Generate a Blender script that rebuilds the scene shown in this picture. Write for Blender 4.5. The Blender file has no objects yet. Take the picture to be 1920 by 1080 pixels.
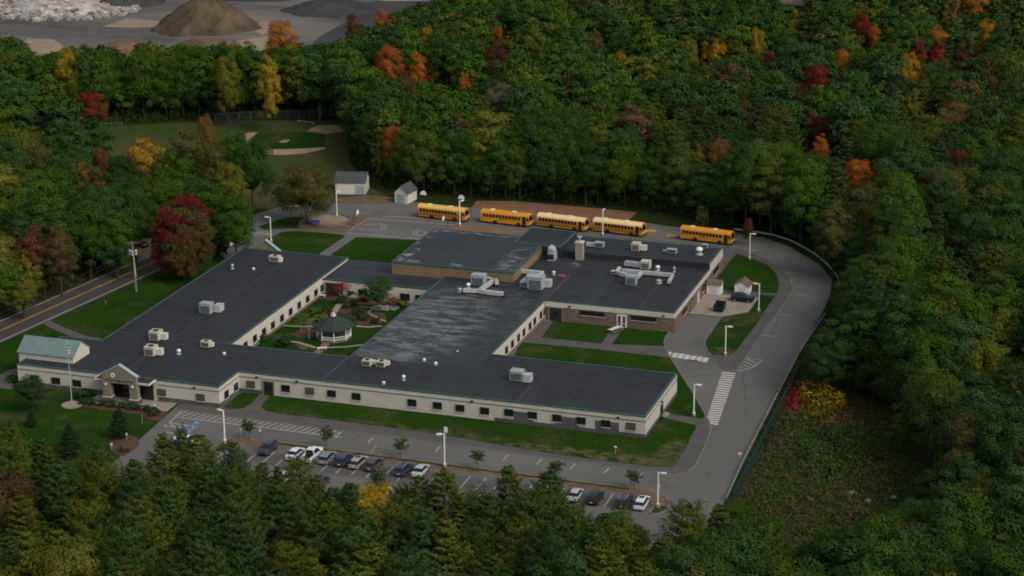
import bpy, math, random
import numpy as np
from mathutils import Vector, Matrix
PI = math.pi
random.seed(7)
RNG = np.random.default_rng(11)

# ------------------------------------------------------------ camera, sky, sun, exposure
scene = bpy.context.scene
col = scene.collection
FPX, PITCH, ROLL, YAW, CAMH = 4000., .3127, -.0075, .3202, 135.
_c, _s = math.cos(YAW), math.sin(YAW)
RZ = np.array([[_c, -_s, 0], [_s, _c, 0], [0, 0, 1]])
cF = np.array([0, math.cos(PITCH), -math.sin(PITCH)]); cR = np.array([1., 0, 0]); cU = np.array([0, math.sin(PITCH), math.cos(PITCH)])
cR, cU = cR*math.cos(ROLL)+cU*math.sin(ROLL), -cR*math.sin(ROLL)+cU*math.cos(ROLL)
cF, cR, cU = RZ@cF, RZ@cR, RZ@cU
CP = np.array([0, 0, CAMH])
cam_data = bpy.data.cameras.new('camera'); cam = bpy.data.objects.new('camera', cam_data); col.objects.link(cam)
cam.matrix_world = Matrix([[cR[i], cU[i], -cF[i], CP[i]] for i in range(3)]+[[0, 0, 0, 1]])
cam_data.sensor_width = 36; cam_data.lens = FPX/1920*36; cam_data.clip_start = 1; cam_data.clip_end = 12000
scene.camera = cam
SUN_EL, SUN_AZ = math.radians(42), math.radians(115)     # azimuth measured clockwise from +Y
world = bpy.data.worlds.new('World'); scene.world = world; world.use_nodes = True
wn = world.node_tree.nodes; bg = wn['Background']
sky = wn.new('ShaderNodeTexSky'); sky.sky_type = 'NISHITA'; sky.sun_disc = False
sky.sun_elevation = SUN_EL; sky.sun_rotation = SUN_AZ; sky.dust_density = 4; sky.air_density = 1.0; sky.ozone_density = .6
hsv = wn.new('ShaderNodeHueSaturation'); hsv.inputs['Saturation'].default_value = .55      # overcast: the sky is nearly grey
world.node_tree.links.new(sky.outputs[0], hsv.inputs['Color']); world.node_tree.links.new(hsv.outputs[0], bg.inputs[0]); bg.inputs[1].default_value = .12
sl = bpy.data.lights.new('sun', 'SUN'); sl.energy = .75; sl.angle = math.radians(26); sl.color = (1, .94, .85)
so = bpy.data.objects.new('sun', sl); col.objects.link(so)
sdir = Vector((math.sin(SUN_AZ)*math.cos(SUN_EL), math.cos(SUN_AZ)*math.cos(SUN_EL), math.sin(SUN_EL)))
so.rotation_euler = sdir.to_track_quat('Z', 'Y').to_euler(); so.location = (0, 300, 200)
scene.view_settings.view_transform = 'Standard'; scene.view_settings.look = 'None'
scene.view_settings.exposure = 0.28; scene.view_settings.gamma = 1
scene.render.engine = 'CYCLES'
scene.cycles.max_bounces = 4; scene.cycles.filter_width = 1.8

# ------------------------------------------------------------ helpers
def G(x, y, z=0.):                 # photo pixel (1920x1080) -> world point on the level plane z
    d = cF+cR*(x-960)/FPX-cU*(y-540)/FPX
    q = CP+d*((z-CAMH)/d[2]); return (float(q[0]), float(q[1]), z)
def GV(x, y, ax, val):             # photo pixel -> point on the vertical plane ax=val
    d = cF+cR*(x-960)/FPX-cU*(y-540)/FPX
    q = CP+d*((val-CP[ax])/d[ax]); return (float(q[0]), float(q[1]), float(q[2]))
def PX(p):
    d = np.asarray(p, float)-CP; k = d@cF
    return 960+FPX*(d@cR)/k, 540-FPX*(d@cU)/k
def gpoly(pts, z=0): return [G(p[0], p[1], z)[:2] if not (len(p) == 3) else (p[0], p[1]) for p in pts]
W = lambda x, y: (x, y, 'w')
def inpoly(x, y, P):
    c = False; n = len(P)
    for i in range(n):
        x1, y1 = P[i][:2]; x2, y2 = P[i-1][:2]
        if (y1 > y) != (y2 > y) and x < (x2-x1)*(y-y1)/(y2-y1)+x1: c = not c
    return c

def tag(o, label=None, cat=None, group=None, kind=None):
    if label: o['label'] = label
    if cat: o['category'] = cat
    if group: o['group'] = group
    if kind: o['kind'] = kind
    return o
def empty(name, loc=(0, 0, 0), rz=0, label=None, cat=None, group=None, kind=None, parent=None):
    o = bpy.data.objects.new(name, None); col.objects.link(o); o.location = loc; o.rotation_euler = (0, 0, rz)
    o.empty_display_size = .3
    if parent: o.parent = parent
    return tag(o, label, cat, group, kind)

class MB:
    def __init__(s): s.v = []; s.f = []; s.m = []; s.mi = 0
    def poly(s, pts, mi=None):
        n = len(s.v); s.v += [tuple(p) for p in pts]; s.f.append(tuple(range(n, n+len(pts)))); s.m.append(s.mi if mi is None else mi)
    def box(s, x0, x1, y0, y1, z0, z1, mi=None, top=None):
        n = len(s.v); s.v += [(x0, y0, z0), (x1, y0, z0), (x1, y1, z0), (x0, y1, z0), (x0, y0, z1), (x1, y0, z1), (x1, y1, z1), (x0, y1, z1)]
        for f in ((3, 2, 1, 0), (4, 5, 6, 7), (0, 1, 5, 4), (1, 2, 6, 5), (2, 3, 7, 6), (3, 0, 4, 7)):
            s.f.append(tuple(n+i for i in f)); s.m.append(s.mi if mi is None else mi)
        if top is not None: s.m[-5] = top
    def cbox(s, c, sx, sy, sz, rz=0, mi=None):     # centred box, c at its bottom centre
        n = len(s.v); ca, sa = math.cos(rz), math.sin(rz)
        for z in (0, sz):
            for a, b in ((-1, -1), (1, -1), (1, 1), (-1, 1)):
                x, y = a*sx/2, b*sy/2; s.v.append((c[0]+x*ca-y*sa, c[1]+x*sa+y*ca, c[2]+z))
        for f in ((3, 2, 1, 0), (4, 5, 6, 7), (0, 1, 5, 4), (1, 2, 6, 5), (2, 3, 7, 6), (3, 0, 4, 7)):
            s.f.append(tuple(n+i for i in f)); s.m.append(s.mi if mi is None else mi)
    def tube(s, p, q, r0, r1=None, n=8, mi=None, caps=True):
        r1 = r0 if r1 is None else r1; p, q = Vector(p), Vector(q); d = (q-p).normalized()
        a = d.orthogonal().normalized(); b = d.cross(a); k = len(s.v)
        for c, r in ((p, r0), (q, r1)):
            for i in range(n):
                t = 2*PI*i/n; s.v.append(tuple(c+a*math.cos(t)*r+b*math.sin(t)*r))
        for i in range(n):
            j = (i+1) % n; s.f.append((k+i, k+j, k+n+j, k+n+i)); s.m.append(s.mi if mi is None else mi)
        if caps:
            s.f.append(tuple(k+i for i in reversed(range(n)))); s.f.append(tuple(k+n+i for i in range(n))); s.m += [s.mi if mi is None else mi]*2
    def lathe(s, c, prof, n=12, mi=None):          # prof: (r, z) pairs
        k = len(s.v)
        for r, z in prof:
            for i in range(n): t = 2*PI*i/n; s.v.append((c[0]+r*math.cos(t), c[1]+r*math.sin(t), c[2]+z))
        for a in range(len(prof)-1):
            for i in range(n):
                j = (i+1) % n; s.f.append((k+a*n+i, k+a*n+j, k+(a+1)*n+j, k+(a+1)*n+i)); s.m.append(s.mi if mi is None else mi)
        s.f.append(tuple(k+(len(prof)-1)*n+i for i in range(n))); s.m.append(s.mi if mi is None else mi)
    def prism(s, P, z0, z1, mi=None, side=None):    # P counter-clockwise
        if sum(P[i-1][0]*P[i][1]-P[i][0]*P[i-1][1] for i in range(len(P))) < 0: P = P[::-1]
        n = len(P); k = len(s.v); s.v += [(x, y, z0) for x, y in P]+[(x, y, z1) for x, y in P]
        s.f.append(tuple(k+n+i for i in range(n))); s.m.append(s.mi if mi is None else mi)
        s.f.append(tuple(k+i for i in reversed(range(n)))); s.m.append(s.mi if mi is None else mi)
        for i in range(n):
            j = (i+1) % n; s.f.append((k+i, k+j, k+n+j, k+n+i)); s.m.append((s.mi if mi is None else mi) if side is None else side)
    def path(s, pts, w, z, h=.01, mi=None, closed=False):  # flat strip with thickness along a polyline
        n = len(pts); L = []; R = []
        for i in range(n):
            a = Vector(pts[(i-1) % n if closed else max(i-1, 0)][:2]); b = Vector(pts[(i+1) % n if closed else min(i+1, n-1)][:2])
            d = (b-a).normalized(); nn = Vector((-d.y, d.x)); p = Vector(pts[i][:2]); L.append(p+nn*w/2); R.append(p-nn*w/2)
        k = len(s.v)
        for i in range(n):
            for q, zz in ((L[i], z), (R[i], z), (L[i], z-h), (R[i], z-h)): s.v.append((q.x, q.y, zz))
        for i in range(n if closed else n-1):
            a = k+4*i; b = k+4*((i+1) % n); mm = s.mi if mi is None else mi
            for f in ((a, a+1, b+1, b), (a+2, a, b, b+2), (a+1, a+3, b+3, b+1)): s.f.append(f); s.m.append(mm)
        if not closed:
            a = k; b = k+4*(n-1)
            s.f += [(a, a+2, a+3, a+1), (b+1, b+3, b+2, b)]; s.m += [s.mi if mi is None else mi]*2
    def build(s, name, mats, parent=None, loc=None, smooth=False, **kw):
        if not isinstance(mats, (list, tuple)): mats = [mats]
        me = bpy.data.meshes.new(name); me.from_pydata(s.v, [], s.f)
        for m in mats: me.materials.append(m)
        me.polygons.foreach_set('material_index', [min(i, len(mats)-1) for i in s.m])
        if smooth: me.polygons.foreach_set('use_smooth', [True]*len(s.f))
        me.update()
        o = bpy.data.objects.new(name, me); col.objects.link(o)
        if parent: o.parent = parent
        if loc: o.location = loc
        tag(o, **kw)
        return o
def kids(o, acc={}):
    return [c for c in col.objects if c.parent == o]
def copy_tree(o, tree):
    """tree = nested (object, [children]) description gathered once"""
    def rec(t, parent):
        c = t[0].copy(); col.objects.link(c); c.parent = parent
        for ch in t[1]: rec(ch, c)
        return c
    return rec(tree, None)
def gather(o): return (o, [gather(c) for c in o.children])

# ------------------------------------------------------------ materials
def mat(name, c, rough=.8, noise=0, scale=1., c2=None, metal=0, spec=.3, bump=0, stretch=None, detail=5, lo=.35, hi=.65):
    m = bpy.data.materials.new(name); m.use_nodes = True; nt = m.node_tree; b = nt.nodes['Principled BSDF']
    b.inputs['Roughness'].default_value = rough; b.inputs['Metallic'].default_value = metal
    b.inputs['Specular IOR Level'].default_value = spec
    b.inputs['Base Color'].default_value = (*c, 1)
    if noise or c2:
        tc = nt.nodes.new('ShaderNodeTexCoord'); mp = nt.nodes.new('ShaderNodeMapping')
        if stretch: mp.inputs['Scale'].default_value = stretch
        nt.links.new(tc.outputs['Object'], mp.inputs[0])
        n = nt.nodes.new('ShaderNodeTexNoise'); n.inputs['Scale'].default_value = scale; n.inputs['Detail'].default_value = detail
        nt.links.new(mp.outputs[0], n.inputs['Vector'])
        r = nt.nodes.new('ShaderNodeValToRGB'); r.color_ramp.elements[0].position = lo; r.color_ramp.elements[1].position = hi
        cc = c2 if c2 else tuple(min(1, v*(1+noise)) for v in c); c1 = c if c2 else tuple(v*(1-noise) for v in c)
        r.color_ramp.elements[0].color = (*c1, 1); r.color_ramp.elements[1].color = (*cc, 1)
        nt.links.new(n.outputs[0], r.inputs[0]); nt.links.new(r.outputs[0], b.inputs['Base Color'])
        if bump:
            bp = nt.nodes.new('ShaderNodeBump'); bp.inputs['Strength'].default_value = bump; bp.inputs['Distance'].default_value = .05
            nt.links.new(n.outputs[0], bp.inputs['Height']); nt.links.new(bp.outputs[0], b.inputs['Normal'])
    return m
def layered(name, base, layers, rough=.85, spec=.2):
    """base colour, then layers of (colour, scale, lo, hi, strength, stretch, (ox,oy)) noise-masked over it"""
    m = bpy.data.materials.new(name); m.use_nodes = True; nt = m.node_tree; b = nt.nodes['Principled BSDF']
    b.inputs['Roughness'].default_value = rough; b.inputs['Specular IOR Level'].default_value = spec
    tc = nt.nodes.new('ShaderNodeTexCoord'); prev = None
    for i, (c, sc, lo, hi, st, stretch, *rest) in enumerate(layers):
        mp = nt.nodes.new('ShaderNodeMapping'); mp.inputs['Scale'].default_value = stretch or (1, 1, 1)
        mp.inputs['Location'].default_value = (i*17.3, i*5.1, 0)
        nt.links.new(tc.outputs['Object'], mp.inputs[0])
        n = nt.nodes.new('ShaderNodeTexNoise'); n.inputs['Scale'].default_value = sc; n.inputs['Detail'].default_value = 6; n.inputs['Roughness'].default_value = .6
        nt.links.new(mp.outputs[0], n.inputs['Vector'])
        mr = nt.nodes.new('ShaderNodeMapRange'); mr.inputs['From Min'].default_value = lo; mr.inputs['From Max'].default_value = hi
        mr.inputs['To Max'].default_value = st; nt.links.new(n.outputs[0], mr.inputs['Value'])
        fac = mr.outputs[0]
        for box in rest:                          # (cx, cy, rx, ry) limits the stain to one area of the roof
            sep = nt.nodes.new('ShaderNodeSeparateXYZ'); nt.links.new(tc.outputs['Object'], sep.inputs[0])
            ds = []
            for ax, cc, rr in ((0, box[0], box[2]), (1, box[1], box[3])):
                a = nt.nodes.new('ShaderNodeMath'); a.operation = 'SUBTRACT'; nt.links.new(sep.outputs[ax], a.inputs[0]); a.inputs[1].default_value = cc
                a2 = nt.nodes.new('ShaderNodeMath'); a2.operation = 'DIVIDE'; nt.links.new(a.outputs[0], a2.inputs[0]); a2.inputs[1].default_value = rr
                a3 = nt.nodes.new('ShaderNodeMath'); a3.operation = 'POWER'; nt.links.new(a2.outputs[0], a3.inputs[0]); a3.inputs[1].default_value = 2
                ds.append(a3)
            ad = nt.nodes.new('ShaderNodeMath'); ad.operation = 'ADD'; nt.links.new(ds[0].outputs[0], ad.inputs[0]); nt.links.new(ds[1].outputs[0], ad.inputs[1])
            ms = nt.nodes.new('ShaderNodeMapRange'); ms.inputs['From Min'].default_value = .5; ms.inputs['From Max'].default_value = 1.1
            ms.inputs['To Min'].default_value = 1; ms.inputs['To Max'].default_value = 0; nt.links.new(ad.outputs[0], ms.inputs['Value'])
            mu = nt.nodes.new('ShaderNodeMath'); mu.operation = 'MULTIPLY'; nt.links.new(fac, mu.inputs[0]); nt.links.new(ms.outputs[0], mu.inputs[1]); fac = mu.outputs[0]
        mx = nt.nodes.new('ShaderNodeMix'); mx.data_type = 'RGBA'
        nt.links.new(fac, mx.inputs['Factor'])
        if prev is None: mx.inputs['A'].default_value = (*base, 1)
        else: nt.links.new(prev, mx.inputs['A'])
        mx.inputs['B'].default_value = (*c, 1); prev = mx.outputs['Result']
    nt.links.new(prev, b.inputs['Base Color'])
    return m
def leafmat(name, attr=None):
    m = bpy.data.materials.new(name); m.use_nodes = True; nt = m.node_tree; b = nt.nodes['Principled BSDF']
    b.inputs['Roughness'].default_value = .85; b.inputs['Specular IOR Level'].default_value = .06
    at = nt.nodes.new('ShaderNodeAttribute'); at.attribute_name = 'tone'          # per-clump tone and hue shift (r, g)
    sep = nt.nodes.new('ShaderNodeSeparateColor'); nt.links.new(at.outputs['Color'], sep.inputs[0])
    if attr:
        a2 = nt.nodes.new('ShaderNodeAttribute'); a2.attribute_name = attr; cin = a2.outputs['Color']; al = None
    else:
        oi = nt.nodes.new('ShaderNodeObjectInfo'); cin = oi.outputs['Color']; al = oi.outputs['Alpha']
    hs = nt.nodes.new('ShaderNodeHueSaturation'); nt.links.new(cin, hs.inputs['Color'])
    hr = nt.nodes.new('ShaderNodeMapRange'); hr.inputs['To Min'].default_value = .465; hr.inputs['To Max'].default_value = .535
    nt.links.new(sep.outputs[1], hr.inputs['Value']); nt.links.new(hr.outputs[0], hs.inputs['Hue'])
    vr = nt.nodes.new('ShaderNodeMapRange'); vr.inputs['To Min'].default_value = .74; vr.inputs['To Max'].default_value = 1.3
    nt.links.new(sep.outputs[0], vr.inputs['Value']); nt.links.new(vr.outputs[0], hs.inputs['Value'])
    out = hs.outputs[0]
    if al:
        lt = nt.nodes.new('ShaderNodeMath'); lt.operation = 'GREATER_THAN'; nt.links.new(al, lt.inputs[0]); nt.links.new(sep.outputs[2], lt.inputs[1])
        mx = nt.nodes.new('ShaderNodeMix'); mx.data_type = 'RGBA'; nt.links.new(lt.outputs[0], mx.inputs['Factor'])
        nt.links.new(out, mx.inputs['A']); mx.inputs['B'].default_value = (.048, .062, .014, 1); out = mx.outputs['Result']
    nt.links.new(out, b.inputs['Base Color'])
    return m
M = {}
M['leaf'] = leafmat('foliage'); M['leafset'] = leafmat('foliage_mass', 'hue')
M['bark'] = mat('bark', (.045, .037, .029), .9, .3, 3)
M['birch'] = mat('pale_bark', (.3, .29, .26), .9, .25, 4)
M['floor'] = layered('forest_floor', (.024, .032, .010), [((.018, .036, .008), .09, .42, .6, 1, None), ((.07, .045, .02), .5, .5, .7, .7, None), ((.012, .018, .007), 1.5, .45, .65, .6, None)], .95, .0)
M['grass'] = layered('lawn_grass', (.010, .043, .005), [((.024, .054, .008), .07, .42, .58, .85, None), ((.014, .058, .006), .4, .45, .6, .7, None), ((.085, .072, .03), .13, .52, .68, .75, None), ((.012, .026, .006), 1.6, .4, .62, .7, None), ((.06, .065, .022), 4, .55, .7, .5, None), ((.11, .09, .05), .5, .4, .58, .8, None, (-92, 314.4, 17, 2.6)), ((.11, .09, .05), .6, .42, .6, .8, None, (-78.5, 319, 2.6, 7)), ((.09, .08, .04), .4, .45, .62, .7, None, (-125, 316.5, 26, 1.6)), ((.1, .085, .05), .5, .42, .6, .75, None, (-81, 370.5, 3.5, 3)), ((.09, .075, .04), .3, .42, .6, .6, None, (-83, 392, 5, 7))], .95, .0)
M['meadow'] = layered('field_grass', (.066, .068, .026), [((.034, .068, .014), .035, .42, .6, .9, None), ((.1, .075, .04), .05, .55, .72, .7, (1, 2.5, 1)), ((.035, .04, .015), .8, .4, .7, .6, None)], .95, .0)
M['asphalt'] = layered('asphalt', (.108, .105, .096), [((.142, .138, .126), .05, .4, .65, .8, None), ((.07, .066, .062), .12, .55, .72, .6, None), ((.125, .115, .103), 1.8, .4, .7, .5, None), ((.05, .048, .045), .45, .62, .75, .6, None), ((.07, .067, .064), .3, .3, .5, .75, None, (-113, 297.2, 46, 3.6)), ((.055, .053, .05), 5, .55, .7, .5, (1, .15, 1), (-72, 340, 5, 60))])
M['road'] = layered('road_asphalt', (.055, .052, .047), [((.075, .068, .06), .3, .4, .7, .8, (1, 1, 1)), ((.04, .038, .036), 2, .45, .7, .5, None)])
M['walk'] = layered('walkway_asphalt', (.082, .078, .07), [((.105, .1, .09), .3, .4, .7, .8, None), ((.06, .055, .052), 1.5, .5, .7, .5, None)])
M['concrete'] = layered('concrete', (.27, .235, .18), [((.2, .175, .14), .4, .45, .7, .8, None), ((.32, .29, .23), 1.5, .5, .7, .5, None)])
M['kerb'] = mat('kerb_stone', (.17, .16, .145), .9, .25, 1.5)
M['mulch'] = mat('mulch', (.085, .04, .025), .95, .35, 2)
M['chips'] = layered('wood_chips', (.17, .093, .052), [((.23, .13, .075), .3, .4, .65, .8, None), ((.11, .055, .03), .9, .5, .7, .7, None)])
M['sand'] = layered('dry_sand', (.28, .21, .14), [((.2, .14, .09), .2, .4, .65, .8, None), ((.33, .26, .18), .9, .5, .7, .6, None)])
M['dirt'] = layered('bare_dirt', (.12, .075, .045), [((.17, .115, .07), .25, .4, .65, .8, None), ((.05, .055, .02), .5, .5, .65, .8, None)])
M['paintw'] = mat('road_paint_white', (.5, .48, .45), .8, c2=(.36, .34, .31), scale=1.2, lo=.4, hi=.8)
M['painty'] = mat('road_paint_yellow', (.42, .25, .03), .8, .15, 2)
M['paintb'] = mat('road_paint_blue', (.05, .13, .42), .8, .2, 2)
M['roof'] = layered('roof_membrane', (.024, .0265, .029), [((.0175, .019, .0215), .045, .42, .58, .9, (1, 1.6, 1)), ((.032, .035, .038), .3, .45, .65, .7, (1, 2.5, 1)), ((.02, .022, .025), .9, .5, .7, .6, (1, 1, 1)), ((.075, .08, .082), .5, .62, .74, .55, (1, 3.5, 1))], .7, .25)
M['roof_worn'] = layered('worn_roof_membrane', (.025, .0275, .030), [((.018, .0195, .022), .08, .42, .6, .9, (1, 2.5, 1)), ((.15, .158, .16), .2, .45, .6, .75, (1, 3.2, 1), (-136, 358, 12, 24)), ((.10, .107, .108), .45, .5, .66, .6, (1, 3.5, 1), (-131, 366, 17, 28)), ((.24, .25, .25), .5, .53, .66, .7, (1, 3.5, 1), (-138, 348, 9, 24)), ((.2, .2, .2), .35, .5, .62, .7, (1, 2, 1), (-119.5, 404, 4, 2.4))], .6, .3)
M['roof_gym'] = layered('gym_roof_membrane', (.030, .033, .036), [((.022, .0245, .027), .1, .42, .6, .9, (1, 2.5, 1)), ((.042, .046, .05), .5, .45, .65, .7, (1, 2, 1)), ((.2, .205, .2), .4, .48, .6, .8, (1, 2.4, 1), (-130.8, 397, 3.2, 10)), ((.24, .245, .24), .3, .53, .6, .85, (1, 1, 1), (-153.3, 401, 1.6, 13)), ((.2, .2, .2), .3, .53, .63, .7, (1, 2, 1), (-142, 389.6, 14, 1.6)), ((.2, .2, .2), .3, .5, .6, .7, (1, 3, 1), (-142, 412.2, 14, 1.2))], .7, .25)
M['seam'] = mat('roof_seam', (.047, .051, .055), .6, .2, 1)
M['cream'] = mat('cream_panel', (.52, .485, .41), .8, c2=(.46, .425, .355), scale=.5, lo=.3, hi=.7)
M['tan'] = mat('tan_block', (.185, .135, .075), .9, .12, .8)
M['brick'] = mat('brown_brick', (.15, .108, .08), .9, .18, 1.5)
M['greyblock'] = mat('grey_block', (.085, .083, .085), .9, .15, 1)
M['stucco'] = mat('taupe_stucco', (.2, .175, .13), .9, .1, 1.5)
M['teal'] = mat('teal_trim', (.05, .105, .088), .5, .15, 1)
M['copingm'] = mat('coping_metal', (.04, .082, .072), .6, .2, 1)
M['tealroof'] = mat('teal_metal_roof', (.14, .215, .2), .45, .08, .6)
M['tealedge'] = mat('pale_teal_edge', (.26, .36, .36), .5)
M['frame'] = mat('dark_window_frame', (.03, .032, .03), .5)
M['glass'] = mat('window_glass', (.012, .016, .015), .12, spec=.5)
M['olivepane'] = mat('olive_window_pane', (.09, .1, .055), .6)  # matt olive pane colour, replaces the dark glass in some windows
M['white'] = mat('white_paint', (.72, .72, .7), .6)
M['offwhite'] = mat('off_white_paint', (.55, .53, .46), .7, .08, 1)
M['galv'] = mat('galvanised_steel', (.36, .4, .41), .5, .18, 1.2, metal=.3)
M['duct'] = mat('duct_metal', (.47, .46, .44), .5, .12, .8, metal=.2)
M['beige'] = mat('beige_unit', (.45, .42, .35), .6, .1, 2)
M['dark'] = mat('dark_grille', (.02, .02, .02), .7)
M['shingle'] = mat('grey_shingles', (.06, .064, .065), .9, .2, 2)
M['shinglebrown'] = mat('brown_shingles', (.13, .095, .07), .9, .2, 2)
M['shinglegreen'] = mat('green_shingles', (.026, .038, .031), .85, .2, 2)
M['yellow'] = mat('bus_yellow', (.62, .255, .014), .4, .06, .6, spec=.5)
M['busroof'] = mat('bus_roof_yellow', (.72, .43, .09), .4, .05, .6, spec=.5)
M['busrooflight'] = mat('bus_roof_cream', (.78, .56, .25), .45, .05, .6, spec=.5)
M['black'] = mat('black_rubber', (.012, .012, .012), .7)
M['rail'] = mat('black_rail', (.02, .018, .015), .5)
M['chrome'] = mat('bright_metal', (.5, .5, .5), .3, metal=.8)
M['red'] = mat('red_lens', (.45, .03, .025), .3)
M['lamp'] = mat('clear_lens', (.6, .6, .58), .2)
M['wood'] = mat('weathered_wood', (.13, .115, .1), .9, .25, 3)
M['pole'] = mat('pole_wood', (.16, .15, .13), .9, .2, 2)
M['green'] = mat('green_plastic', (.008, .024, .018), .5)
M['fence'] = mat('green_fence_mesh', (.012, .04, .032), .6)
M['fencegrey'] = mat('grey_chain_link', (.12, .13, .13), .6)
M['hydrant'] = mat('hydrant_red', (.35, .03, .025), .5)
M['brickred'] = mat('red_brick_paving', (.22, .1, .07), .9, .2, 3)
M['bluebox'] = mat('blue_plastic', (.03, .09, .35), .5)
M['rock'] = mat('pale_rock', (.36, .34, .31), .9, .3, .4)
M['gravel'] = layered('gravel_pile', (.062, .046, .024), [((.12, .09, .05), .12, .45, .65, .8, (1, 1, .25)), ((.05, .042, .022), .25, .5, .7, .8, (1, 1, .4))])
M['quarry'] = layered('quarry_floor', (.088, .082, .076), [((.17, .15, .12), .012, .45, .6, .8, (1, 2.5, 1)), ((.055, .052, .05), .02, .48, .6, .9, (1, 3, 1)), ((.15, .135, .115), .12, .45, .7, .5, (1, 2, 1))])
M['coal'] = layered('dark_stockpile', (.035, .035, .037), [((.06, .058, .055), .05, .45, .65, .8, None)])
M['stone'] = mat('grey_fieldstone', (.2, .19, .165), .95, .3, 1.5)
M['scrub'] = layered('scrub_ground', (.045, .042, .017), [((.03, .05, .012), .12, .42, .6, .9, None), ((.085, .055, .03), .2, .55, .7, .6, None)], .95, .0)
CARP = {}
def carpaint(k, c):
    if k not in CARP: CARP[k] = mat('car_paint_'+k, c, .3, spec=.6, metal=.1)
    return CARP[k]

# ------------------------------------------------------------ ground layers
def sheet(name, P, z, m, depth=.0, side=None, **kw):
    b = MB()
    if depth: b.prism(P, z-depth, z, 0, 1 if side else None)
    else:
        if sum(P[i-1][0]*P[i][1]-P[i][0]*P[i-1][1] for i in range(len(P))) < 0: P = P[::-1]
        b.poly([(x, y, z) for x, y in P])
    return b.build(name, [m, side] if side else m, kind='structure', **kw)
sheet('ground', [(-5000, -3000), (5000, -3000), (5000, 7000), (-5000, 7000)], 0, M['floor'])

LAWN = gpoly([(-80, 668), (0, 636), (278, 490), (325, 466), (470, 452), W(-180, 395), W(-160, 330), (330, 762), (212, 868), (90, 975), (-200, 1010), (-260, 780)])
sheet('lawn', LAWN, .006, M['grass'])
DRIVE = gpoly([(330, 763), (212, 868), (90, 975), (560, 1040), (1280, 1062), (1340, 990), (1356, 945), (1420, 818), (1475, 708), (1500, 660), (1540, 590), (1556, 555), (1560, 525), (1535, 495), (1480, 462), (1430, 445), (1375, 436),
               (1250, 424), (1190, 414), (1000, 399), (880, 389), (780, 379), (700, 383), (640, 381), (560, 384), (510, 392), (470, 405), (435, 430), (395, 462), W(-188, 388), W(-180, 340), W(-165, 330)])
sheet('driveway', DRIVE, .012, M['asphalt'])
S0, S1 = G(0, 620), G(300, 486)
sd = Vector((S1[0]-S0[0], S1[1]-S0[1])).normalized(); sn = Vector((-sd.y, sd.x))
def st(t, o): return (S0[0]+sd.x*t+sn.x*o, S0[1]+sd.y*t+sn.y*o)
STREET = [st(-160, -5), st(62, -5), st(80, -7), st(80, 5), st(62, 4.4), st(-160, 4.4)]
sheet('street', STREET, .018, M['road'])
b = MB(); b.path([st(t, 3.6) for t in (-160, -40, 60)], .16, .03); b.path([st(t, -4.2) for t in (-160, -40, 58)], .16, .03)
b.mi = 1; b.path([st(t, -.22) for t in (-160, -40, 56)], .14, .03); b.path([st(t, .1) for t in (-160, -40, 56)], .14, .03)
b.build('street_markings', [M['paintw'], M['painty']], kind='structure')
GRAVEL = gpoly([(205, 466), (235, 450), (300, 445), (345, 470), (300, 487), (262, 500), (232, 492)])
sheet('gravel_path', GRAVEL, .009, M['dirt'])
FIELD = gpoly([(60, 250), (80, 247), (230, 236), (400, 226), (640, 226), (652, 250), (655, 300), (690, 350), (735, 372), (760, 375), (780, 379), (700, 383), (640, 381), (560, 384), (510, 392), (440, 392), (330, 350), (180, 330), (60, 290)])
sheet('field', FIELD, .006, M['meadow'])
QUARRY = gpoly([(-150, 98), (40, 102), (210, 112), (215, 170), (250, 205), (262, 120), (480, 110), (640, 85), (700, 40), (840, 12), (900, -30), (900, -160), (-400, -160), (-500, 98)])
sheet('quarry_floor', QUARRY, .006, M['quarry'])
sheet('quarry_road', gpoly([(-150, 42), (40, 46), (150, 58), (250, 53), (330, 50), (330, 66), (250, 67), (150, 72), (60, 68), (-150, 62)]), .012, M['walk'])
b = MB()
for P in ([(575, 92), (600, 68), (650, 40), (655, 10), (700, 2), (830, 2), (830, 12), (760, 30), (700, 80), (640, 110)], [(380, -12), (640, -12), (520, 4), (400, 2)], [(170, -20), (280, -25), (240, 6), (190, 10)]):
    b.poly([(x, y, .014) for x, y in gpoly(P)][::-1])
b.build('dark_quarry_ground', M['coal'], kind='structure')
b = MB()
for P in ([(425, 98), (440, 78), (500, 68), (560, 84), (590, 100), (500, 110)], [(40, 92), (50, 72), (100, 74), (125, 90), (100, 105)], [(190, 50), (240, 34), (300, 40), (310, 50), (250, 52)], [(465, 46), (500, 40), (520, 60), (490, 66)], [(700, -4), (830, -6), (820, 2), (720, 2)]):
    b.poly([(x, y, .016) for x, y in gpoly(P)][::-1])
b.build('sandy_quarry_ground', M['sand'], kind='structure')
sheet('far_road', gpoly([(1425, 4), (1530, 14), (1560, 4), (1500, -14), (1400, -10)]), .006, M['sand'])
SCRUB = gpoly([(1365, 948), (1430, 822), (1490, 708), (1600, 735), (1700, 782), (1770, 840), (1690, 1010), (1560, 1040), (1400, 1010)])
sheet('clearing', SCRUB, .006, M['scrub'])
sheet('dirt_path', gpoly([(630, 372), (690, 366), (740, 371), (775, 377), (770, 381), (700, 384), (640, 382)]), .011, M['dirt'])
sheet('play_area', gpoly([(893, 377), (960, 377), (1050, 384), (1195, 398), (1178, 413), (1000, 399), (884, 389)]), .016, M['chips'])
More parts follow.
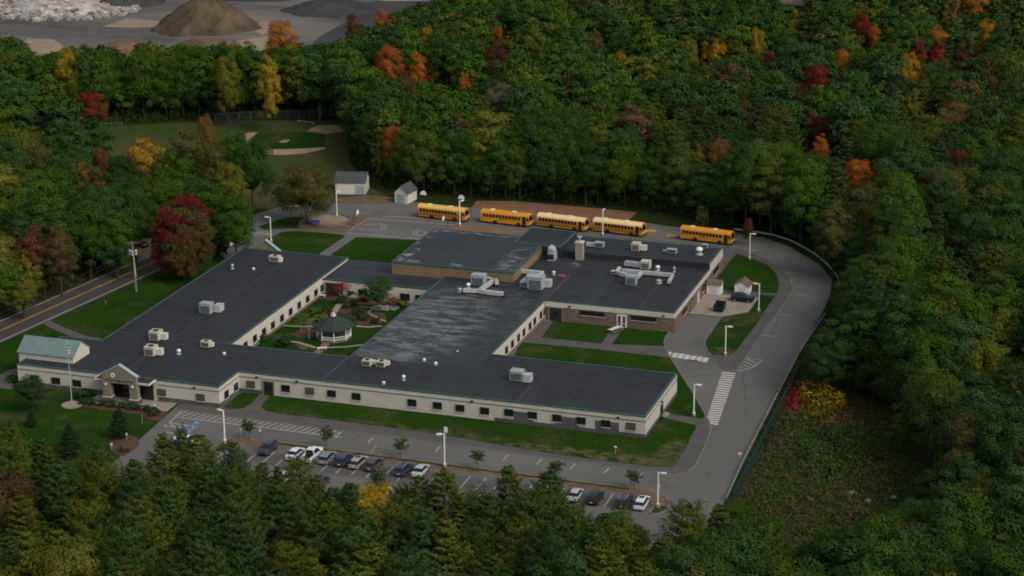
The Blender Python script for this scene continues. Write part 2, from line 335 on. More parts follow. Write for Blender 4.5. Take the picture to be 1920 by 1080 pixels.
# baseball infield
b = MB()
for P in ([(575, 246), (590, 236), (625, 234), (648, 238), (645, 247), (612, 251)], [(459, 250), (470, 248), (484, 248), (474, 256), (466, 275), (455, 272), (460, 260)],
          [(486, 281), (520, 280), (560, 279), (606, 276), (612, 279), (570, 288), (525, 291), (494, 289)], [(523, 265), (533, 262), (544, 262), (538, 267), (527, 268)]):
    b.poly([(x, y, .018) for x, y in gpoly(P)][::-1])
b.build('infield_dirt', M['sand'], kind='structure')
sheet('infield_grass', gpoly([(474, 250), (575, 248), (612, 253), (606, 275), (560, 278), (490, 280), (472, 272)]), .012, M['grass'])

# raised slabs: pavements round the school
SL1 = gpoly([(332, 768), (420, 781), (500, 791), (840, 833), (1100, 869), (1262, 890.5), (1285, 889), (1305, 873), (1322, 838), (1333, 806), (1331, 794), (1321, 775), (1298, 734), (1279, 705), (1257, 671), (1246, 651), (1244, 643), (1249, 631), (1259, 620.5), (1264, 616), W(-96, 384), W(-119.5, 383), W(-125, 330), W(-162, 326)])
sheet('pavement', SL1, .13, M['walk'], .16)
SL2 = gpoly([(1287, 589), (1352, 594), (1323, 634), (1321, 646), (1330, 669.6), (1349.6, 689), (1366, 695), (1380.7, 696), (1400, 669.6), (1429.6, 625), (1456, 589.6), (1483, 552.6), (1487, 539), (1481, 521.5), (1465, 505), (1441, 488), (1400, 471), (1360, 461), W(-95, 437), W(-128, 437), W(-128, 418), W(-96, 392)])
sheet('pavement', SL2, .13, M['walk'], .16)
b = MB()
for P, a, e in ((SL1, 0, 20), (SL2, 1, 18)): b.path(P[a:e], .17, .148, .14)
b.build('kerb', M['kerb'], kind='structure')
g = []
g.append([(493, 758), (508, 742), W(-148.4, 324.6), W(-84.3, 324.6), (1238.5, 783), (1305, 798.5), (1304, 806), (1296, 820), (1286, 842), (1269, 869), (1258, 877), (1240, 877), (1216, 875), (1133, 866), (1022, 850), (939, 836), (850, 820), (776, 809), (693, 798), (610, 787), (540, 779), (499, 772), (489, 764)])
g.append([(418, 764), W(-158.6, 317.8), W(-158.6, 324.0), (487.8, 739.5), (471, 758), (457, 767), (430, 768)])
g.append([(977, 643), (1120, 656), (1256, 671.5), (1262, 681), (1276, 704), (1297, 738), (1321, 778), (1318, 787), (1280, 781), (1252, 776), W(-83.9, 331), W(-83.9, 346.2), W(-116.5, 346.2)])
g.append([(1043, 596.7), (1015, 634), (1128, 645.5), (1150, 610), W(-105, 380.6), W(-116.5, 381)])
g.append([(1174, 611), (1258.5, 617.5), (1248, 629), (1244, 641), (1246, 650), (1146.5, 646.5)])
b = MB()
for P in g: b.prism(gpoly(P), .05, .155)
gs = [[(1382, 477), (1410, 486), (1441, 499), (1456, 515.5), (1461, 533), (1457, 551), (1420, 549), (1350, 543), W(-92.6, 410), W(-92.6, 430)],
      [(1420.6, 553.5), (1455, 555.5), (1444, 569), (1417.7, 610), (1394, 640), (1379, 660.7), (1367, 668), (1337.7, 667), (1326, 657.7), (1323, 643), (1338.5, 619), (1354.5, 595.5), (1403, 587), (1421.5, 562)]]
for P in gs: b.prism(gpoly(P), .05, .155)
b.build('lawn', M['grass'], kind='structure')
b = MB()
for P in ([(474, 466), (499, 449), (529.4, 434.7), (560, 433), (600, 436), (641, 440), (647.5, 443), (599, 476), W(-172, 396), W(-184, 396)], [(668, 444.5), (720, 447), (778, 450), W(-154.8, 423), W(-154.8, 394.6), W(-166.5, 394.6), (619.7, 478)],
          [(484, 425), (525, 411.6), (551, 407), (580, 406), (572, 418), (575, 428), (551, 428.4), (532.5, 428.4), (495, 431)]):
    b.prism(gpoly(P), .004, .03)
b.build('lawn', M['grass'], kind='structure')
sheet('playground', gpoly([(572, 407), (640, 405.5), (688, 409), (666, 424), (648, 437), (600, 433), (560, 428.6), (560, 415)]), .034, M['dirt'], .03)
sheet('pavement', gpoly([(80, 603), (92, 601), (125, 616), (170, 632), (190, 634), (186, 642), (150, 637), (110, 622), (84, 609)]), .02, M['walk'])
sheet('pavement', gpoly([(-60, 716), (0, 703), (16, 694), (30, 690), (38, 700), (20, 712), (24, 722), (30, 732), (-2, 727), (-80, 735)]), .02, M['walk'])
sheet('entrance_plaza', gpoly([(163, 753), (187, 738), (230, 742), W(-169.5, 316.0), (335.5, 754), (312.5, 772), (280, 768), (200, 760.5), (172, 757)]), .034, M['concrete'], .03)
sheet('pavement', gpoly([W(-169.5, 316.3), W(-159.0, 316.3), W(-158.6, 324.3), (418, 764), (420, 781), (332, 767), (336, 753.5)]), .028, M['walk'])
sheet('planting_bed', gpoly([(146, 752), (163, 754.5), (200, 762), (280, 769.5), (313, 774), (300, 789), (282, 787), (262, 777), (200, 769), (142, 760)]), .03, M['mulch'], .02)
sheet('planting_bed', gpoly([(232, 812), (258, 820), (262, 835), (232, 856), (215, 852), (205, 840), (212, 820)]), .03, M['mulch'], .02)
sheet('loading_area', gpoly([(1287, 588.5), (1308, 553), (1342, 552), (1421.5, 560), (1403, 586.3), (1354, 594.7)]), .165, M['concrete'], .1)
sheet('doorstep', gpoly([(1237, 782), (1241, 774), (1256, 776), (1251, 783.5)]), .24, M['concrete'], .12)
sheet('doorstep', gpoly([(1017, 602), (1020, 594), (1041, 596), (1037, 602.5)]), .2, M['concrete'], .08)
sheet('orange_patch', gpoly([(847, 431), (858, 423), (897, 425), (985, 432), (985, 436), (893, 436)]), .02, M['chips'])
# islands in the front lot
ISL = gpoly([(398, 846), (402, 838), (422, 826), (432, 822), (520, 829), (600, 839), (700, 852), (840, 871), (1000, 892), (1100, 905), (1185, 916), (1228, 923), (1248, 932), (1256, 944), (1250, 956), (1238, 964), (1222, 966), (1217, 962), (1226, 951), (1218, 938), (1180, 928), (1100, 919), (1000, 905), (840, 883), (700, 863), (600, 850), (520, 840), (455, 834), (440, 838), (428, 848), (408, 850)])
sheet('planting_island', ISL, .13, M['dirt'], .12)
b = MB(); b.path(ISL, .16, .15, .14, closed=True); b.build('kerb', M['kerb'], kind='structure')
b = MB(); b.prism(gpoly([(404, 845), (408, 839), (424, 829), (432, 826), (436, 834), (426, 845), (412, 848)]), .05, .142)
b.prism(gpoly([(1221, 963), (1228, 952), (1250, 949), (1247, 956), (1237, 962)]), .05, .142)
for (a, c) in (((500, 828.5), (1180, 917)),):
    pts = [(a[0]+(c[0]-a[0])*t, a[1]+(c[1]-a[1])*t+(2.2 if i % 2 else 1.2)) for i, t in enumerate([k/40 for k in range(41)])]
    b.path([G(*p)[:2] for p in pts], .5, .145, .05)
b.build('grass_verge', M['grass'], kind='structure')

# ------------------------------------------------------------ painted markings
def pl(b, pts, w=.13, z=.026): b.path([G(*p)[:2] for p in pts], w, z, .008)
b = MB()
# front hatched band
pl(b, [(340, 769.5), (329, 782), (640, 820), (641, 820)]); pl(b, [(329, 782), (317, 793)])
pl(b, [(640, 809.5), (630, 820.5)])
for i in range(25):
    x = 344+i*12.2; y = 770.3+i*1.57; t = [(x+3, y), (x-7-4, y+6.5+3.2)]
    p0 = G(x+6, y+1.0); p1 = G(x-16, y+8.4+1.4)
    b.path([p0[:2], p1[:2]], .13, .026, .008)
pl(b, [(317, 792.5), (372, 800), (362, 805.5), (308, 798.5)]); pl(b, [(308, 798.5), (312, 796.5)])
for i in range(4): pl(b, [(318+i*14, 793.5+i*1.6), (328+i*12, 800.5+i*1.4)])
pl(b, [(311, 810.5), (333, 813)])
# parallel bays along the pavement
for i in range(9):
    x = 693.5+i*63.2; y = 828.3+i*8.2; x1 = x+8; y1 = y-10.5
    if i >= 0: pl(b, [(x-3.5, y+2), (x+6, y-8)])
# stalls in front of the island
a0 = np.array(G(470, 833)[:2]); 
YN = 301.0
for i in range(31):
    X = -149.5+i*2.66
    if X < -76: b.path([(X, YN-.6), (X, YN-5.9)], .12, .026, .008)
for i in range(31):
    X = -149.5+i*2.66
    b.path([(X, 285.6), (X, 280.3)], .12, .026, .008)
# crossings
for i in range(24):
    t = i/23.
    l = (1353.5-31.5*t, 698.5+95*t); r = (1379-33*t, 701+95*t)
    if i > 20: l = (l[0]+(i-20)*3.2, l[1])
    b.path([G(*l)[:2], G(*r)[:2]], .62, .026, .008)
for i in range(7):
    x = 1254.5+i*11.3; y = 660+i*1.8
    b.path([G(x+2.2, y)[:2], G(x-2.2, y+8.3)[:2]], 1.0 if i else .7, .026, .008)
# hatched nose
pl(b, [(1400, 671.5), (1429, 675), (1418, 685), (1404, 692), (1385, 696)]); 
for i in range(5): pl(b, [(1401-i*4, 673+i*5.2), (1421-i*7, 684+i*2.6)])
for (x, y) in ((1470, 511), (1488, 551.5), (1460, 590), (1430, 629)): pl(b, [(x+1, y), (x+26, y+2.5)], .12)
pl(b, [(1407, 471), (1420, 468)])
# ball court
pl(b, [(648, 436.5), (689, 410), (845, 421), (868, 423)]); pl(b, [(648, 436.5), (700, 441), (790, 448.5)])
def arc(cx, cy, rx, ry, a0, a1, n=14): return [(cx+rx*math.cos(a0+(a1-a0)*i/n), cy+ry*math.sin(a0+(a1-a0)*i/n)) for i in range(n+1)]
pl(b, [(683, 421), (711, 421), (716, 424), (718, 427), (712, 430.5), (705, 431), (673, 428.5)], .1); pl(b, arc(702, 426, 22, 8, -1.2, 1.5), .1)
pl(b, [(655, 399), (698, 399)], .1); pl(b, arc(790, 437, 15, 6, 1.6, 4.6), .1); pl(b, arc(790, 437, 9, 4, 0, 6.28), .1); pl(b, [(716, 405), (790, 409), (792, 412)], .1)
# school car park behind the left wing
for i in range(5): pl(b, [(466+i*7.5, 434-i*.4), (480+i*7, 442.5-i*.4)])
pl(b, [(462, 434), (500, 438), (505, 441)])
b.build('white_markings', M['paintw'], kind='structure')
b = MB()
for P in ([(1209, 430), (1232, 431), (1229, 436), (1206, 435)], [(1250, 438.5), (1272, 440), (1268, 445), (1248, 443.5)]): b.path([G((P[0][0]+P[3][0])/2, (P[0][1]+P[3][1])/2)[:2], G((P[1][0]+P[2][0])/2, (P[1][1]+P[2][1])/2)[:2]], 1.9, .026, .008)
pl(b, [(707, 834), (700, 842), (696, 849)], .16); pl(b, [(1464, 652), (1472, 652.5)], .2); pl(b, [(1317, 937), (1327, 938)], .2); pl(b, [(1234, 918), (1238, 908)], .2)
b.build('yellow_markings', M['painty'], kind='structure')
b = MB()
for (x, y) in ((369, 793), (352, 809), (478, 430), (1142, 442)):
    p = G(x, y); b.cbox((p[0], p[1], .018), 1.5, 1.5, .008)
b.build('blue_markings', M['paintb'], kind='structure')
b = MB()
for (x, y) in ((369, 793), (352, 809)):                        # wheelchair symbol, white on the blue square
    p = G(x, y); b.path([(p[0]-.1, p[1]+.5), (p[0]-.1, p[1]), (p[0]+.3, p[1]), (p[0]+.4, p[1]-.4)], .12, .031, .004)
    b.path([(p[0]-.1+.35*math.cos(t), p[1]-.15+.35*math.sin(t)) for t in [2.2+i*.4 for i in range(10)]], .09, .031, .004)
b.build('wheelchair_symbols', M['paintw'], kind='structure')
b = MB()
for (x, y, r) in ((665, 838, .3), (700, 829.5, .35), (782, 833, .45), (1113, 881, .35), (1298, 676, .9), (1444, 694, .45)):
    p = G(x, y, .02); b.cbox(p, r*2.2, r, .006)
b.build('drain_covers', M['greyblock'], kind='structure')
b = MB(); r_ = random.Random(3)
for a_, c_ in (((470, 800), (760, 850)), ((700, 880), (1000, 930)), ((900, 850), (930, 900)), ((1150, 885), (1330, 905)), ((1340, 760), (1440, 780)), ((1390, 640), (1400, 800)), ((1440, 610), (1530, 600)), ((1290, 690), (1340, 690)), ((1500, 520), (1440, 640)), ((640, 840), (655, 870)), ((1330, 830), (1400, 840)), ((1270, 620), (1320, 625))):
    n_ = 14; b.path([G(a_[0]+(c_[0]-a_[0])*k_/n_+r_.uniform(-2.5, 2.5), a_[1]+(c_[1]-a_[1])*k_/n_+r_.uniform(-1.2, 1.2))[:2] for k_ in range(n_+1)], .09, .02, .006)
b.build('sealed_cracks', M['road'], kind='structure')

# ------------------------------------------------------------ SCHOOL BUILDING
school = empty('school_building', (-140, 350, 0), 0, 'sprawling single-storey school of cream walls and dark flat roofs round a garden court', 'school')
OFF = (140, -350, 0)
def sb(b, name, mats, **kw):
    return b.build(name, mats, school, OFF, **kw)
def sbs(b, name, mats, **kw):                 # one part for each separate box in b
    out = []
    for k in range(0, len(b.v), 8):
        q = MB(); q.v = b.v[k:k+8]; ids = [i for i, f in enumerate(b.f) if k <= f[0] < k+8]
        q.f = [tuple(j-k for j in b.f[i]) for i in ids]; q.m = [b.m[i] for i in ids]; out.append(sb(q, name, mats, **kw))
    return out
MAIN = [(-199.2, 316.2), (-159.1, 316.2), (-159.1, 324.4), (-84.1, 324.4), (-84.1, 346.3), (-118.9, 346.3), (-118.9, 378.6), (-92.7, 378.6), (-92.7, 408.2), (-128.5, 408.2), (-128.5, 388.1), (-143.1, 388.1), (-143.1, 337.3), (-166.8, 337.3), (-166.8, 394.3), (-190.8, 394.3), (-190.8, 332), (-199.2, 332)]
RZZ = 4.0
def ring(b, P, z0, z1, mi=0, skip=()):
    n = len(P)
    for i in range(n):
        if i in skip: continue
        a, c = P[i], P[(i+1) % n]; b.poly([(*a, z0), (*c, z0), (*c, z1), (*a, z1)], mi)
def coping(b, P, z, w=.3, h=.16, mi=0, skip=()):
    n = len(P)
    for i in range(n):
        if i in skip: continue
        a, c = Vector(P[i]), Vector(P[(i+1) % n]); d = (c-a).normalized(); nn = Vector((d.y, -d.x))
        x = sorted((a.x, c.x)); y = sorted((a.y, c.y)); o = .05; wi = w
        if abs(d.x) > .5:
            y0, y1 = (a.y-o, a.y+wi) if nn.y < 0 else (a.y-wi, a.y+o)
            b.box(x[0]-o, x[1]+o, y0, y1, z-h, z+.06+.003*(i % 3), mi)
        else:
            x0, x1 = (a.x-o, a.x+wi) if nn.x < 0 else (a.x-wi, a.x+o)
            b.box(x0, x1, y[0]+wi*.5, y[1]-wi*.5, z-h, z+.06, mi)
def band(b, a, c, z0, z1, t=.04, mi=0):      # a proud strip on the outside of wall a->c (outside = right of travel)
    a, c = Vector(a), Vector(c); d = (c-a).normalized(); nn = Vector((d.y, -d.x))
    xs = sorted((a.x, c.x)); ys = sorted((a.y, c.y))
    if abs(d.x) > .5: b.box(xs[0], xs[1], min(a.y, a.y+nn.y*t), max(a.y, a.y+nn.y*t), z0, z1, mi)
    else: b.box(min(a.x, a.x+nn.x*t), max(a.x, a.x+nn.x*t), ys[0], ys[1], z0, z1, mi)
LINK = [(-166.8, 380.6), (-143.1, 380.6), (-143.1, 388.1), (-154.6, 388.1), (-154.6, 394.2), (-166.8, 394.2)]
GYM = [(-154.6, 388.1), (-128.5, 388.1), (-128.5, 407.4), (-134.6, 407.4), (-134.6, 413.2), (-154.6, 413.2)]
RAISED = [(-134.6, 407.4), (-124.3, 407.4), (-124.3, 419), (-134.6, 419)]
HIGH = [(-124.3, 408.2), (-92.7, 408.2), (-92.7, 419.6), (-124.3, 419.6)]
b = MB(); ring(b, MAIN, 0, RZZ, skip=(8, 9, 10))
ring(b, LINK, 0, 3.5, skip=(1, 2, 3, 5))
sb(b, 'wall', M['cream'])
b = MB(); ring(b, GYM, 0, 6.1, skip=(2, 3)); sb(b, 'wall', M['tan'], label='tan block wall of the taller gym')
b = MB(); ring(b, RAISED, 0, 6.3, 1); ring(b, HIGH, 0, 5.2, 0, skip=(3,))
for i in range(len(b.m)):
    f = b.f[i]; ys = [b.v[k][1] for k in f]
    if max(ys) < 408.5: b.m[i] = 1
sb(b, 'wall', [M['cream'], M['roof']])
# east faces of the kitchen end: brick under a cream fascia
b = MB(); band(b, (-118.7, 378.6), (-92.7, 378.6), 0, 2.95, .05); band(b, (-92.7, 378.6), (-92.7, 419.6), 0, 2.95, .05)
sb(b, 'brick_facing', M['brick'])
b = MB(); band(b, (-118.7, 378.6), (-92.7, 378.6), 3.0, 3.95, .12); band(b, (-92.7, 378.5), (-92.7, 408.2), 3.0, 3.95, .12); band(b, (-92.7, 408.2), (-92.7, 419.6), 3.3, 5.1, .14)
sb(b, 'fascia', M['cream'])
# roofs
def rp(b, P, z): b.poly([(x, y, z) for x, y in P])
b = MB()
rp(b, [(-199.2, 316.2), (-159.1, 316.2), (-159.1, 324.4), (-143.1, 324.4), (-143.1, 337.3), (-166.8, 337.3), (-166.8, 394.3), (-190.8, 394.3), (-190.8, 332), (-199.2, 332)], RZZ-.04)
rp(b, [(-143.1, 324.4), (-84.1, 324.4), (-84.1, 346.3), (-118.9, 346.3), (-118.9, 338), (-143.1, 338)], RZZ-.04)
rp(b, [(-118.9, 378.6), (-92.7, 378.6), (-92.7, 408.2), (-118.9, 408.2)], RZZ-.04)
rp(b, HIGH, 5.16); rp(b, RAISED, 6.26)
sb(b, 'roof', M['roof'])
b = MB(); rp(b, [(-143.1, 338), (-118.9, 338), (-118.9, 408.2), (-128.5, 408.2), (-128.5, 388.1), (-143.1, 388.1)], RZZ-.04); rp(b, LINK, 3.46)
sb(b, 'roof', M['roof_worn'], label='worn roof with chalky water stains')
b = MB(); rp(b, GYM, 6.06); sb(b, 'roof', M['roof_gym'], label='raised gym roof with pale stains along its edges')
b = MB()      # seams and expansion joints
def seam(x0, y0, x1, y1, z=RZZ-.04, w=.35): b.path([(x0, y0), (x1, y1)], w, z+.03, .03)
seam(-178.6, 318, -178.6, 393, w=.18); seam(-143.1, 325, -143.1, 337, w=.5); seam(-130.8, 338, -130.8, 385, w=.35); seam(-107, 325, -107, 333, w=.3)
seam(-118.9, 380, -118.9, 396, w=.4); seam(-110, 379, -110, 400, w=.2); seam(-100, 380, -100, 400, w=.2); seam(-190, 337.5, -167, 337.5, w=.25); seam(-166, 387.6, -143.5, 386.9, 3.46, .3)
for k_ in (0, 1.3, 3.1, 4.2, 6, 8): seam(-190.5, 339+k_*6.1, -167, 339+k_*6.1, w=.08)
for k_ in (0, 2.2, 3, 5.4, 8, 9.1): seam(-157+k_*6.4, 325, -157+k_*6.4, 337, w=.09)
for k_ in (.4, 2.1, 3.7): seam(-118.5, 383+k_*5, -93.2, 383+k_*5, w=.09)

sbs(b, 'roof_seam', M['seam'])
b = MB(); coping(b, MAIN, RZZ, skip=(8, 9, 10)); sb(b, 'coping', M['copingm'])
b = MB(); coping(b, GYM, 6.1, h=.4, skip=(2, 3)); coping(b, RAISED, 6.3, h=.25); coping(b, HIGH, 5.2, h=.2, skip=(0, 3)); coping(b, LINK, 3.5, h=.25, skip=(1, 2, 3, 5))
sb(b, 'coping', M['copingm'])
b = MB()
for a, c in (((-199.2, 316.2), (-182.3, 316.2)), ((-171, 316.2), (-159.1, 316.2)), ((-159.1, 316.2), (-159.1, 324.4)), ((-159.1, 324.4), (-84.1, 324.4)), ((-84.1, 324.4), (-84.1, 346.3))): band(b, a, c, 3.0, 3.13, .05)
sb(b, 'trim_stripe', M['teal'])
b = MB()
band(b, (-199.2, 316.2), (-182.0, 316.2), 0, .85, .08); band(b, (-171.0, 316.2), (-159.02, 316.2), 0, .85, .08); band(b, (-159.1, 316.2), (-159.1, 324.4), 0, .85, .08); band(b, (-159.1, 324.4), (-154.2, 324.4), 0, .85, .08)
band(b, (-110.9, 324.4), (-84.02, 324.4), 0, .78, .08); band(b, (-84.1, 324.4), (-84.1, 346.3), 0, .7, .08)
for x0, x1 in ((-107.5, -105.3), (-99.9, -97.2), (-92.9, -90.0)): band(b, (x0+.05, 324.4), (x1+1.3, 324.4), .78, 2.35, .065)
sbs(b, 'block_base', M['greyblock'])
b = MB(); band(b, (-118.9, 346.4), (-118.9, 378.5), 0, .75, .06); b.box(-166.8, -166.72, 337.4, 380.5, 0, .6); sbs(b, 'block_base', M['brick'], label='brown brick base course')
# windows: each one a part with its pane
def window(face, px, py, w=1.55, h=1.3, z=None, glass='glass', split=True):
    ax, val, sgn = face
    p = GV(px, py, ax, val); zz = p[2] if z is None else z
    f = MB(); g = MB(); t = .07
    def bx(m, u0, u1, z0, z1, d0, d1, mi=0):
        lo, hi = sorted((val+sgn*d0, val+sgn*d1))
        if ax == 1: m.box(p[0]+u0, p[0]+u1, lo, hi, z0, z1, mi)
        else: m.box(lo, hi, p[1]+u0, p[1]+u1, z0, z1, mi)
    bx(f, -w/2, w/2, zz-h/2, zz-h/2+.08, 0, .1+t); bx(f, -w/2, w/2, zz+h/2-.07, zz+h/2, 0, .1+t)
    bx(f, -w/2, -w/2+.07, zz-h/2+.08, zz+h/2-.07, 0, .1+t); bx(f, w/2-.07, w/2, zz-h/2+.08, zz+h/2-.07, 0, .1+t)
    if split:
        n = max(2, round(w/.8))
        for k in range(1, n): bx(f, -w/2+w*k/n-.03, -w/2+w*k/n+.03, zz-h/2+.08, zz+h/2-.07, 0, .16)
        bx(f, -w/2+.07, w/2-.07, zz-h/4-.02, zz-h/4+.02, .0, .155)
    bx(g, -w/2+.07, w/2-.07, zz-h/2+.08, zz+h/2-.07, .0, .12)
    o = sb(f, 'window', M['frame']); s = MB(); bx(s, -w/2-.05, w/2+.05, zz-h/2-.09, zz-h/2-.01, 0, .22)
    q = g.build('pane', M[glass], o); q2 = s.build('sill', M['offwhite'], o)
FR = (1, 316.2, -1); FR2 = (1, 324.4, -1)
for x, y in ((65, 709), (105.2, 714.5), (144.5, 718)): window(FR, x, y, 1.7, 1.3, 1.55)
window(FR, 303.3, 735, 1.6, 1.3, 1.7, 'olivepane'); window(FR, 376, 742.5, 1.6, 1.3, 1.6, 'olivepane')
for x, y in ((423.9, 739), (441.9, 725)): window((0, -159.1, 1), x, y, 1.5, 1.35, 1.6)
window(FR2, 470.3, 720.8, 1.6, 1.35, 1.75, 'olivepane')
for i, (x, y) in enumerate(((536, 728.3), (581, 734), (622, 738.5), (668.4, 743.5), (773, 755), (820.5, 760.5), (862.8, 764.8), (909, 769.8), (954.4, 773.3), (999, 779.5), (1044.7, 785), (1090, 790), (1136, 795.3), (1183, 801))):
    window(FR2, x, y, 1.6, 1.3, 1.75 if i < 8 else 1.95, 'olivepane' if i in (1, 13) else 'glass')
for x, y in ((949, 650), (960, 642), (971.6, 630), (981.6, 620), (993, 609), (1002, 598.6), (1013.5, 587.5), (1020.5, 580)): window((0, -118.9, 1), x, y, 1.3, 1.4, 1.9, split=False)
for x, y in ((358, 880), (422, 845), (483, 795), (543, 752), (605, 705), (663, 660), (721, 615), (778, 573), (834, 530), (876, 497)): window((0, -166.8, 1), 360+x/3.6, 400+y/3.6, 1.5, 1.35, 1.7, split=False)
for x, y in ((680.8, 545.5), (759.6, 553), (788, 554)): window((1, 380.6, -1), x, y, 2.0, 1.5, 1.3)
for x, y in ((1110.6, 588.5), (1207, 598)): window((1, 378.55, -1), x, y, 5.0, .95, 2.35)
window((0, -92.65, 1), 1283.5, 576.5, 3.2, 1.2, 2.0); window((0, -92.65, 1), 1342, 503, 4.5, 1.2, 2.2); window((0, -92.65, 1), 1323.5, 527, 1.2, 1.5, 1.9); window((0, -92.65, 1), 1318, 536, 1.2, 1.5, 1.9)
def door(face, px, py, w, h, m, lite=True, lab=None):
    ax, val, sgn = face; p = GV(px, py, ax, val); f = MB(); g = MB(); k = MB()
    def bx(mb, u0, u1, z0, z1, d0, d1):
        lo, hi = sorted((val+sgn*d0, val+sgn*d1))
        if ax == 1: mb.box(p[0]+u0, p[0]+u1, lo, hi, z0, z1)
        else: mb.box(lo, hi, p[1]+u0, p[1]+u1, z0, z1)
    bx(f, -w/2-.08, w/2+.08, .13, h+.1, 0, .12); o = sb(f, 'door', M[m], label=lab)
    if lite:
        for s in ((-w/4,) if w < 1.4 else (-w/4, w/4)): bx(g, s-.22 if w > 1.4 else -.3, s+.22 if w > 1.4 else .3, 1.0, h-.25, .1, .15); bx(g, s-.22 if w > 1.4 else -.3, s+.22 if w > 1.4 else .3, .35, .85, .1, .15)
        g.build('pane', M['glass'], o)
    bx(k, -.03, .03, 1.0, 1.25, .12, .2); k.build('handle', M['chrome'], o)
door((0, -84.02, 1), 1240.5, 766, 1.2, 2.15, 'green', True, 'green exit door')
door((1, 378.55, -1), 1166, 597, 1.9, 2.7, 'offwhite')
door((0, -92.65, 1), 1297.5, 563, 3.0, 2.6, 'brick', False, 'roll-up loading door'); door((0, -92.65, 1), 1309, 551, 1.1, 2.2, 'offwhite', False)
# flush doorways: near-black panels paint in the shade of a recessed porch
for name, (x0, x1, y0), hh in (('porch', (-154.4, -152.4, 324.4), 2.7), ('porch', (-117.9, -115.2, 378.5), 2.9), ('porch', (-166.2, -162.4, 380.6), 2.8)):
    f = MB(); f.box(x0, x1, y0-.09, y0+.0, .13, hh); f.box(x0-.15, x0, y0-.2, y0+.0, .13, hh+.12); f.box(x1, x1+.15, y0-.2, y0+.0, .13, hh+.12); f.box(x0, x1, y0-.2, y0, hh, hh+.12)
    o = sb(f, name, M['stucco']); d = MB(); d.box(x0+.15, x1-.15, y0-.13, y0-.09, .15, hh-.12); d.build('door', M['dark'], o)
    g2 = MB(); g2.box((x0+x1)/2-.5, (x0+x1)/2-.05, y0-.16, y0-.13, 1, 2.1); g2.box((x0+x1)/2+.05, (x0+x1)/2+.5, y0-.16, y0-.13, 1, 2.1); g2.build('pane', M['glass'], o)
# wall-pack lamps
for f_, pts in ((1, ((482, 710.5), (557, 718.5), (885.5, 755.8), (1159.5, 786))),):
    for x, y in pts:
        p = GV(x, y, 1, 324.4); b = MB(); b.box(p[0]-.18, p[0]+.18, 324.1, 324.4, 3.2, 3.45); sb(b, 'wall_lamp', M['dark'])
for x, y in ((1068.5, 575), (1244.5, 592.5)):
    p = GV(x, y, 1, 378.5); b = MB(); b.box(p[0]-.2, p[0]+.2, 378.2, 378.48, 3.3, 3.55); sb(b, 'wall_lamp', M['dark'])
for x, y, v in ((1240, 752, -84.05), (1296.5, 551.5, -92.58), (1322.5, 520.5, -92.58)):
    p = GV(x, y, 0, v); b = MB(); b.box(v, v+.35, p[1]-.15, p[1]+.15, 2.7, 2.95); sb(b, 'wall_lamp', M['dark'])
for x, y in ((364.5, 722.5),):
    p = GV(x, y, 1, 316.2); b = MB(); b.box(p[0]-.18, p[0]+.18, 315.9, 316.2, 3.3, 3.5); sb(b, 'wall_lamp', M['dark'])
# green gable roof at the west end
b = MB(); x0, x1, y0, y1, yr = -200.9, -189.3, 319.1, 325.5, 322.3
b.v += [(x0, y0, 5.15), (x1, y0, 5.15), (x1, yr, 7.35), (x0, yr, 7.35), (x0, y1, 5.15), (x1, y1, 5.15)]
b.f += [(0, 1, 2, 3), (3, 2, 5, 4)]; b.m += [0, 0]
for dz in (.0,):
    b.v += [(p[0], p[1], p[2]-.14) for p in b.v[:6]]; b.f += [(9, 8, 7, 6), (10, 11, 8, 9), (0, 6, 7, 1), (4, 5, 11, 10), (0, 3, 9, 6), (3, 4, 10, 9), (1, 7, 8, 2), (2, 8, 11, 5)]; b.m += [0]*8
for i in range(1, 24):
    x = x0+(x1-x0)*i/24
    for ya, za, yb, zb in ((y0, 5.16, yr, 7.36), (yr, 7.36, y1, 5.16)):
        b.poly([(x-.02, ya, za+.05), (x+.02, ya, za+.05), (x+.02, yb, zb+.05), (x-.02, yb, zb+.05)]); b.poly([(x-.02, ya, za), (x-.02, ya, za+.05), (x-.02, yb, zb+.05), (x-.02, yb, zb)]); b.poly([(x+.02, ya, za), (x+.02, yb, zb), (x+.02, yb, zb+.05), (x+.02, ya, za+.05)])
sb(b, 'gable_roof', M['tealroof'])
b = MB()
for xx in (-189.45, -200.7): b.v += [(xx, y0+.15, 5.02), (xx, y1-.15, 5.02), (xx, yr, 7.2)]; k = len(b.v); b.f.append((k-3, k-2, k-1)); b.m.append(0)
b.box(-200.6, -189.5, 319.35, 319.45, 3.9, 5.02); b.box(-200.7, -200.55, 319.4, 325.2, 0, 5.02); b.box(-189.6, -189.47, 319.45, 325.2, 3.97, 5.02); b.box(-200.55, -199.2, 319.36, 325.2, 0, 5.0)
sb(b, 'gable_wall', M['cream'])
